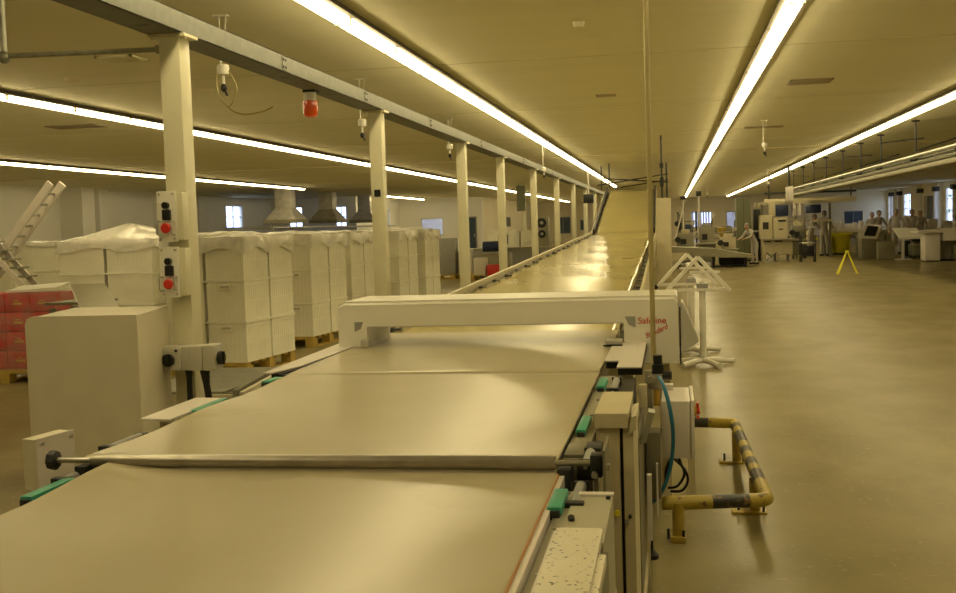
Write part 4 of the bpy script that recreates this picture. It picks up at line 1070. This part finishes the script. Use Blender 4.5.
# ---------------------------------------------------------------- people
def person(label, x, y, rz, pose='reach', h=1.68, lean=0.0):
    t = root('person', label, 'person', (x, y, 0), 'workers in pale coats and hair nets'); t.rotation_euler = (0, 0, rz)
    k = h/1.7
    V = {}; E = []
    def v(n, p, r): V[n] = (Vector(p)*k, r*k)
    fw = -1  # faces -y
    v('pel', (0, 0, .93), .155); v('wai', (0, -.02*1-lean*.15, 1.08), .135); v('che', (0, -.02-lean*.45, 1.28), .165); v('sho', (0, -lean*.6, 1.42), .11); v('nec', (0, -.01-lean*.7, 1.49), .058)
    for s, c in ((-1, 'l'), (1, 'r')):
        v('hip'+c, (s*.09, 0, .88), .105); v('kne'+c, (s*.11, -.03, .50), .072); v('ank'+c, (s*.12, 0, .10), .048); v('toe'+c, (s*.13, -.14, .05), .042)
        v('arm'+c, (s*.19, -lean*.6, 1.40), .07)
        if pose == 'reach':
            v('elb'+c, (s*.25, -.16-lean*.6, 1.17), .05); v('wri'+c, (s*.17, -.40-lean*.6, 1.10), .034)
        else:
            v('elb'+c, (s*.27, -.02-lean*.6, 1.13), .05); v('wri'+c, (s*.24, -.14-lean*.6, .90), .034)
        E += [('pel', 'hip'+c), ('hip'+c, 'kne'+c), ('kne'+c, 'ank'+c), ('ank'+c, 'toe'+c), ('sho', 'arm'+c), ('arm'+c, 'elb'+c), ('elb'+c, 'wri'+c)]
    E += [('pel', 'wai'), ('wai', 'che'), ('che', 'sho'), ('sho', 'nec')]
    ks = list(V); me = bpy.data.meshes.new('body')
    me.from_pydata([V[n][0] for n in ks], [(ks.index(a), ks.index(b)) for a, b in E], [])
    o = bpy.data.objects.new('body', me); COL.objects.link(o); o.parent = t; me.materials.append(M_coat)
    sk = o.modifiers.new('skin', 'SKIN'); sk.use_smooth_shade = True
    for i, n in enumerate(ks):
        d = me.skin_vertices[0].data[i]; d.radius = (V[n][1], V[n][1]*(.75 if n in ('pel', 'wai', 'che') else 1)); d.use_root = (n == 'pel')
    o.modifiers.new('sub', 'SUBSURF').levels = 1; o.modifiers['sub'].render_levels = 1
    hc = V['nec'][0]+Vector((0, -.02-lean*.1, .13*k))
    hd = MB().sph(hc, .1*k, (.80, .98, 1.15), 14, 10)
    hd.cyl(hc+Vector((0, -.09*k, -.01)), hc+Vector((0, -.118*k, -.025)), .016*k, .01*k, 8)          # nose
    hd.cyl(V['nec'][0]-Vector((0, 0, .03)), hc-Vector((0, 0, .05)), .05*k, n=10)
    for s in (-1, 1): hd.sph(hc+Vector((s*.08*k, .0, -.01)), .022*k, (.5, .8, 1.3), 8, 6)
    part('head', hd, M_skin, t, local=True, smooth=60)
    fc = MB()
    for s in (-1, 1): fc.sph(hc+Vector((s*.03*k, -.088*k, .012*k)), .010*k, (1, .5, .7), 8, 6)
    fc.box(hc.x-.022*k, hc.x+.022*k, hc.y-.092*k, hc.y-.085*k, hc.z-.052*k, hc.z-.046*k)
    part('eyes_and_mouth', fc, M_dark, t, local=True)
    part('hair_net', MB().sph(hc+Vector((0, .018*k, .035*k)), .108*k, (.86, 1.0, .98), 14, 10), M_net, t, local=True, smooth=60)
    for s, c in ((-1, 'l'), (1, 'r')):
        w = V['wri'+c][0]; d = (w-V['elb'+c][0]).normalized(); side = d.cross(Vector((0, 0, 1))).normalized(); nrm = side.cross(d)
        hm = MB(); hm.bar(w-d*.01, w+d*.09*k, .075*k, .028*k, up=nrm)
        for q, L in enumerate((.062, .075, .07, .052)):
            a = w+d*.085*k+side*(-.028+.0187*q)*k; b = a+d*L*.55*k; e = b+d*L*.4*k-nrm*.022*k
            hm.tube([a, b, e], .0085*k, 6, 0)
        a = w+d*.03*k+side*(-s)*.036*k; hm.tube([a, a+d*.035*k+side*(-s)*.025*k, a+d*.065*k+side*(-s)*.02*k-nrm*.01], .0095*k, 6, 0)
        part('hand', hm, M_skin, t, local=True)
    for c in 'lr':
        a = V['ank'+c][0]; part('shoe', MB().box(a.x-.05*k, a.x+.05*k, a.y-.20*k, a.y+.07*k, 0, .085*k, .03*k), M_shoe, t, local=True)
    return t
person('person in pale coverall standing half turned, left of the yellow bin', 5.8, 44.5, 2.6, 'reach', 1.72, .05)
person('person in pale coat leaning forward behind the standing worker', 5.35, 45.2, 1.0, 'reach', 1.6, .25)
person('person in pale coat bending over the left bench near the grey-green partition', 2.75, 38.4, -.9, 'reach', 1.36, .5)
for i, (px, y, l, hh) in enumerate(((7.65, 45.0, 'person behind the tables just right of the yellow bin', 1.6), (8.0, 45.6, 'person behind the dark-topped console, left of the first bright window', 1.66),
                       (8.5, 44.6, 'person behind the dark-topped console, head before the orange pillar', 1.68), (9.15, 45.0, 'person behind the tilted white board with darker hair net', 1.66),
                       (9.55, 45.4, 'person behind the tilted white board, right-hand side', 1.6), (10.75, 44.8, 'person at the far right table in front of the largest bright window', 1.68))):
    person(l, px, y, random.uniform(-.5, .5), 'reach' if i % 2 else 'down', hh, .08)

# ---------------------------------------------------------------- far equipment, right
def table(name, label, x0, x1, y0, y1, z, th, m_top, m_leg, cat='table', skirt=None, casters=False):
    t = root(name, label, cat, ((x0+x1)/2, (y0+y1)/2, 0))
    part('table_top', MB().box(x0, x1, y0, y1, z-th, z, .01), m_top, t)
    for x in (x0+.08, x1-.08):
        for y in (y0+.08, y1-.08):
            part('leg', MB().box(x-.03, x+.03, y-.03, y+.03, .06 if casters else 0, z-th), m_leg, t)
            if casters: part('caster', MB().cyl((x-.02, y, .05), (x+.02, y, .05), .05), M_dark, t)
    if skirt: part('skirt', MB().box(x0+.05, x1-.05, y0+.05, y1-.05, skirt, z-th), M_lgrey, t)
    return t
# long sloping beige bench (left part)
t = root('sloping_bench', 'long beige inspection bench sloping down to the right, far floor', 'bench', (1.3, 36.5, 0))
part('bench_top', MB().prism([(-.12, 36, .62), (-.12, 36, .72), (1.3, 36, .62), (2.55, 36, .38), (2.6, 36, .30), (1.3, 36, .36), (-.12, 36, .50)], (0, 1.6, 0)), M_lgrey, t)
part('front_panel', MB().box(-.10, .45, 35.96, 36.0, .28, .52), M_creamp, t)
for x in (.2, 1.3, 2.3): part('leg', MB().box(x-.04, x+.04, 36.3, 36.38, 0, .42), M_dark, t)
part('star_foot', MB().bar((1.35, 36.1, .05), (2.2, 36.2, .05), .05, .05).bar((1.7, 35.9, .05), (1.9, 36.5, .05), .05, .05), M_dark, t)
def machine(name, label, x0, x1, y, h, m=M_lgrey, extras=0, d=.8):
    t = root(name, label, 'machine', ((x0+x1)/2, y+d/2, 0))
    w = x1-x0
    part('lower_body', MB().box(x0, x1, y, y+d, .12, h*.52, .02), m, t)
    part('upper_body', MB().box(x0+w*.12, x1-w*.05, y+.1, y+d-.1, h*.52, h*.9, .02), m, t)
    part('head', MB().box(x0+w*.3, x1-w*.25, y+.15, y+d-.2, h*.9, h, .01), M_grey if extras % 2 else M_creamp, t)
    for x in (x0+.08, x1-.08): part('leg', MB().box(x-.05, x+.05, y+.05, y+d-.05, 0, .12), M_dark, t)
    part('dark_opening', MB().box(x0+w*.25, x0+w*.55, y-.01, y+.02, h*.60, h*.74), M_black, t)
    part('shelf', MB().box(x0-.08, x1+.05, y-.2, y+.05, h*.5, h*.53), M_steel, t)
    if extras > 0: part('control_arm', MB().cyl((x0+w*.8, y+.1, h*.9), (x0+w*.9, y-.1, h*1.15), .03, n=8).box(x0+w*.8, x0+w, y-.15, y-.05, h*1.1, h*1.22), M_steel, t)
    if extras > 1: part('motor', MB().cyl((x0+w*.1, y+.1, h*.72), (x0+w*.1, y-.1, h*.72), .1, n=12), M_dark, t)
    return t
machine('filling_machine', 'small cream machine with dark slot at the left end behind the sloping bench', .12, .75, 38.2, 1.25, M_lgrey, 2)
machine('filling_machine', 'taller grey machine with angled arm left of centre behind the sloping bench', .85, 1.45, 38.4, 1.45, M_lgrey, 1)
machine('filling_machine', 'low cream boxed machine in front of the grey-green partition', 1.55, 2.15, 38.3, 1.05, M_creamp, 2)
# thin upright with white struts
t = root('white_strut_frame', 'spindly white strut frame in front of the far blue-white window', 'frame', (1.0, 40, 0))
part('strut', MB().cyl((.95, 40, .0), (.95, 40, 2.45), .03, n=8).cyl((.9, 40, 1.6), (1.35, 40, .9), .03, n=8).cyl((1.0, 40, 1.3), (.6, 40, .85), .025, n=8).cyl((.4, 40.2, 2.0), (.1, 40.2, .9), .025, n=8).cyl((.4, 40.2, 0), (.4, 40.2, 2.4), .025, n=8), M_tray, t)
part('black_head', MB().box(.86, 1.04, 39.9, 40.1, 2.40, 2.58, .01).box(.30, .5, 40.1, 40.3, 2.3, 2.42, .01), M_black, t)
part('cross_shelf', MB().bar((.6, 40, 1.0), (2.0, 40, 1.12), .04, .03).bar((.3, 40, .98), (.9, 40, .96), .1, .1), M_steel, t)
solo('yellow_hopper', MB().lathe((1.75, 40.5, .95), [(.05, -.95), (.05, 0), (.16, .18), (.17, .3), (.15, .31)]), M_yel, 'small ochre hopper on the clutter beneath the far window', 'hopper')
# dark brown machine part left
machine('brown_machine', 'dark brown upright machine just right of the tall cream cabinet', .15, .5, 41, 2.0, M_olive, 2)
t = root('grey_green_partition', 'tall grey-green cabinet standing among the far machines', 'cabinet', (2.5, 41.3, 0))
part('body', MB().box(2.30, 2.82, 41, 41.8, .05, 2.3, .01), M_green2, t)
part('door_line', MB().box(2.555, 2.565, 40.99, 41.0, .1, 2.25), M_dark, t)
part('plinth', MB().box(2.33, 2.79, 41.05, 41.75, 0, .05), M_dark, t)
machine('dark_upright_machine', 'black upright machine with two tiny lamps beside the grey-green cabinet', 2.92, 3.22, 41.5, 2.1, M_black, 0)
# big white machine group
t = root('packing_machine', 'big white boxy packing machine with dark square window, centre right', 'machine', (3.6, 40.5, 0))
part('lower_body', MB().box(3.15, 4.15, 40.0, 41.2, .25, .78, .02), M_creamp, t)
part('left_box', MB().box(3.08, 3.5, 40.2, 41.0, .82, 1.65, .02), M_creamp, t)
part('right_box', MB().box(3.52, 4.0, 40.1, 41.0, .82, 1.55, .02), M_creamp, t)
part('tower', MB().box(3.42, 3.62, 40.4, 40.8, 1.6, 2.1, .01), M_creamp, t)
part('dark_window', MB().box(3.16, 3.36, 40.16, 40.2, 1.15, 1.40), M_black, t)
part('slot', MB().box(3.68, 3.94, 40.06, 40.1, 1.40, 1.47).box(3.7, 3.85, 40.06, 40.1, 1.12, 1.16).box(3.2, 3.42, 39.96, 40.0, .70, .74).box(3.55, 3.8, 39.96, 40.0, .70, .74), M_black, t)
part('work_shelf', MB().box(3.05, 4.2, 39.7, 40.1, .78, .82), M_steel, t)
for x in (3.2, 3.65, 4.1): part('leg', MB().box(x-.05, x+.05, 40.1, 41.1, 0, .25), M_creamp, t)
part('cross_brace', MB().bar((3.25, 39.98, .03), (3.6, 39.98, .33), .03, .03).bar((3.6, 39.98, .03), (3.25, 39.98, .33), .03, .03), M_dark, t)
t = root('overhead_feeder', 'raised feeder with dark blue hoppers over the packing machines', 'feeder', (4.7, 43.5, 0))
part('rail', MB().box(3.3, 6.0, 43.4, 43.6, 2.05, 2.15).box(3.3, 6.0, 43.4, 43.6, 1.35, 1.42), M_creamp, t)
part('hopper', MB().box(3.75, 4.35, 43.2, 43.8, 1.60, 2.02, .04), M_bluem, t)
part('hopper', MB().box(5.0, 5.55, 43.2, 43.8, 1.68, 2.0, .04), M_bluem, t)
part('white_canister', MB().cyl((4.58, 43.5, 1.6), (4.58, 43.5, 2.05), .09).cyl((4.80, 43.5, 1.6), (4.80, 43.5, 2.05), .08), M_tray, t)
for x in (3.4, 4.65, 5.9): part('leg', MB().box(x-.04, x+.04, 43.5, 43.58, 0, 2.05), M_olive, t)
t = root('hanging_tower', 'short white tower block hanging beneath the pipe run', 'tower', (4.35, 43, 2.1))
part('box', MB().box(4.25, 4.52, 42.9, 43.2, 2.15, 2.70, .02), M_tray, t)
part('hanger', MB().cyl((4.37, 43.05, 2.70), (4.37, 43.05, 3.5), .04, n=8), M_dark, t)
machine('olive_press', 'dark green-grey press machine left of the standing worker', 4.35, 4.95, 42.6, 1.35, M_olive, 2)
machine('yellow_lidded_machine', 'cream machine with yellow tray behind the standing worker', 5.0, 5.65, 46.0, 1.1, M_creamp, 1)
solo('yellow_tray', MB().box(4.95, 5.7, 45.5, 45.98, .62, .72, .02), M_yelb, 'yellow tray on the shelf left of the standing worker', 'tray')
t = root('yellow_bin', 'bright yellow bagged bin under the far table right of the standing worker', 'bin', (6.6, 46, 0))
bm_ = MB().lathe((6.62, 46, 0), [(.30, .06), (.36, .2), (.40, .5), (.42, .80), (.38, .82)], 16)
part('bag', bm_, M_yelb, t, smooth=60)
part('rim', MB().box(6.16, 7.05, 45.65, 46.35, .80, .86, .02), M_yelb, t)
part('base', MB().cyl((6.62, 46, 0), (6.62, 46, .07), .28), M_dark, t)
table('sorting_table', 'long white sorting table above the yellow bin', 6.2, 8.0, 46.5, 47.6, .98, .12, M_tray, M_galv, skirt=.62)
# items on sorting table
for i in range(7):
    goods('white_bottle_pack', '%s white pack from the left on the long sorting table' % ORD[i], 'pack', 6.35+i*.24, 46.8, .981, .16, .2, .22+.06*(i % 3), M_tray, .02)['group'] = 'white packs on the sorting table'
t = root('wet_floor_sign', 'yellow folding A-shaped floor sign standing alone on the far floor', 'floor sign', (4.5, 30, 0))
part('leg_panel', MB().bar((4.26, 30.0, .02), (4.49, 30.05, .60), .05, .02, up=(1, 0, 0)).bar((4.26, 30.25, .02), (4.49, 30.1, .60), .05, .02, up=(1, 0, 0)), M_yelb, t)
part('leg_panel', MB().bar((4.75, 30.0, .02), (4.51, 30.05, .60), .05, .02, up=(1, 0, 0)).bar((4.75, 30.25, .02), (4.51, 30.1, .60), .05, .02, up=(1, 0, 0)), M_yelb, t)
part('hinge', MB().box(4.46, 4.54, 30.0, 30.15, .57, .62, .01), M_yelb, t)
# dark-topped console
t = root('console_table', 'white framed console with black slanting screen left of the tilted board', 'console', (7.0, 40.5, 0))
part('frame', MB().prism([(6.40, 40, .74), (6.98, 40, .70), (7.25, 40.5, 1.1), (6.7, 40.5, 1.16)], (0, .05, .07)), M_tray, t)
part('screen', MB().prism([(6.56, 40.04, .83), (6.93, 40.04, .80), (7.10, 40.42, 1.09), (6.75, 40.42, 1.13)], (0, .0, .035)), M_black, t)
part('rear_body', MB().box(6.55, 7.35, 40.6, 41.3, .0, .95, .02), M_lgrey, t)
for x in (6.55, 7.15): part('leg', MB().box(x-.04, x+.04, 40.2, 40.3, 0, .8), M_galv, t)
table('machine_table', 'dim table with dark underside behind the console', 6.9, 7.7, 42, 42.8, .9, .1, M_lgrey, M_dark, skirt=.5)
t = root('tilted_board', 'plain white tilted work board on a single leg, far right', 'work board', (7.7, 38.9, 0))
part('board', MB().prism([(7.22, 38.6, 1.06), (8.0, 38.6, 1.02), (8.12, 38.3, .76), (7.36, 38.3, .77)], (0, 0, .03)), M_white, t)
part('front_edge', MB().prism([(7.36, 38.29, .77), (8.12, 38.29, .76), (8.10, 38.29, .70), (7.40, 38.29, .70)], (0, .03, 0)), M_tray, t)
part('leg', MB().box(7.55, 7.63, 38.7, 38.78, 0, .9), M_tray, t)
part('foot', MB().box(7.35, 7.85, 38.65, 38.85, 0, .04), M_tray, t)
solo('grey_chest', MB().box(6.95, 7.5, 39.6, 40.0, .0, .62, .03), M_lgrey, 'dull boxy chest under the left of the tilted board', 'chest')
machine('far_machine', 'small clustered machine parts right of the tilted board', 8.0, 8.45, 39.2, .95, M_olive, 2)
t = root('white_cabinet', 'white round-cornered cabinet supporting the far right table', 'cabinet', (8.2, 37, 0))
part('body', MB().box(7.85, 8.32, 36.7, 37.4, .03, .92, .05), M_tray, t)
part('plinth', MB().box(7.9, 8.27, 36.75, 37.35, 0, .04), M_dark, t)
t = root('white_conveyor_table', 'long white table running off the right edge of the view', 'table', (8.6, 37, 0))
part('table_top', MB().prism([(7.6, 36.5, .98), (8.4, 36.5, 1.03), (10.2, 36.5, 1.10), (10.2, 36.5, .66), (8.38, 36.5, .66), (8.36, 36.5, .92), (7.6, 36.5, .92)], (0, 1.1, 0)), M_tray, t)
for x in (8.9, 10.0): part('leg', MB().box(x-.04, x+.04, 36.7, 36.78, 0, .7), M_tray, t)
part('under_panel', MB().box(8.4, 10.1, 37.2, 37.3, .05, .66), M_lgrey, t)
part('dark_foot', MB().box(8.4, 10.1, 37.1, 37.4, 0, .06), M_dark, t)
for i, x in enumerate((8.3, 8.75, 9.3, 9.75, 10.3)):
    goods('stacked_white_goods', '%s white parcel from the left among the workers at the rear right' % ORD[i], 'parcel', x+.4, 46.2, .92, .35, .4, .3+.08*(i % 2), M_tray)['group'] = 'white parcels by the workers'
table('rear_table', 'long rear work table in front of the row of workers', 8.15, 11.4, 46.0, 46.8, .92, .08, M_lgrey, M_galv, skirt=.3)
# dark vertical wall objects right
solo('dark_wall_cabinet', MB().box(15.6, 16.0, 72.4, 73.2, 0, 2.6, .02), M_olive, 'dark narrow cabinet between the right-hand windows', 'cabinet')

# ---------------------------------------------------------------- world + view
w = bpy.data.worlds.new('sky'); scn.world = w; w.use_nodes = True
bg = w.node_tree.nodes['Background']; bg.inputs[0].default_value = (.62, .72, 1.0, 1); bg.inputs[1].default_value = 4.0
scn.view_settings.view_transform = 'Standard'; scn.view_settings.look = 'None'; scn.view_settings.gamma = 1
scn.view_settings.use_curve_mapping = False
scn.view_settings.exposure = 0.26
scn.cycles.max_bounces = 8; scn.cycles.diffuse_bounces = 4; scn.cycles.glossy_bounces = 4; scn.cycles.transparent_max_bounces = 12
scn.cycles.use_denoising = True
scn.cycles.sample_clamp_indirect = 6
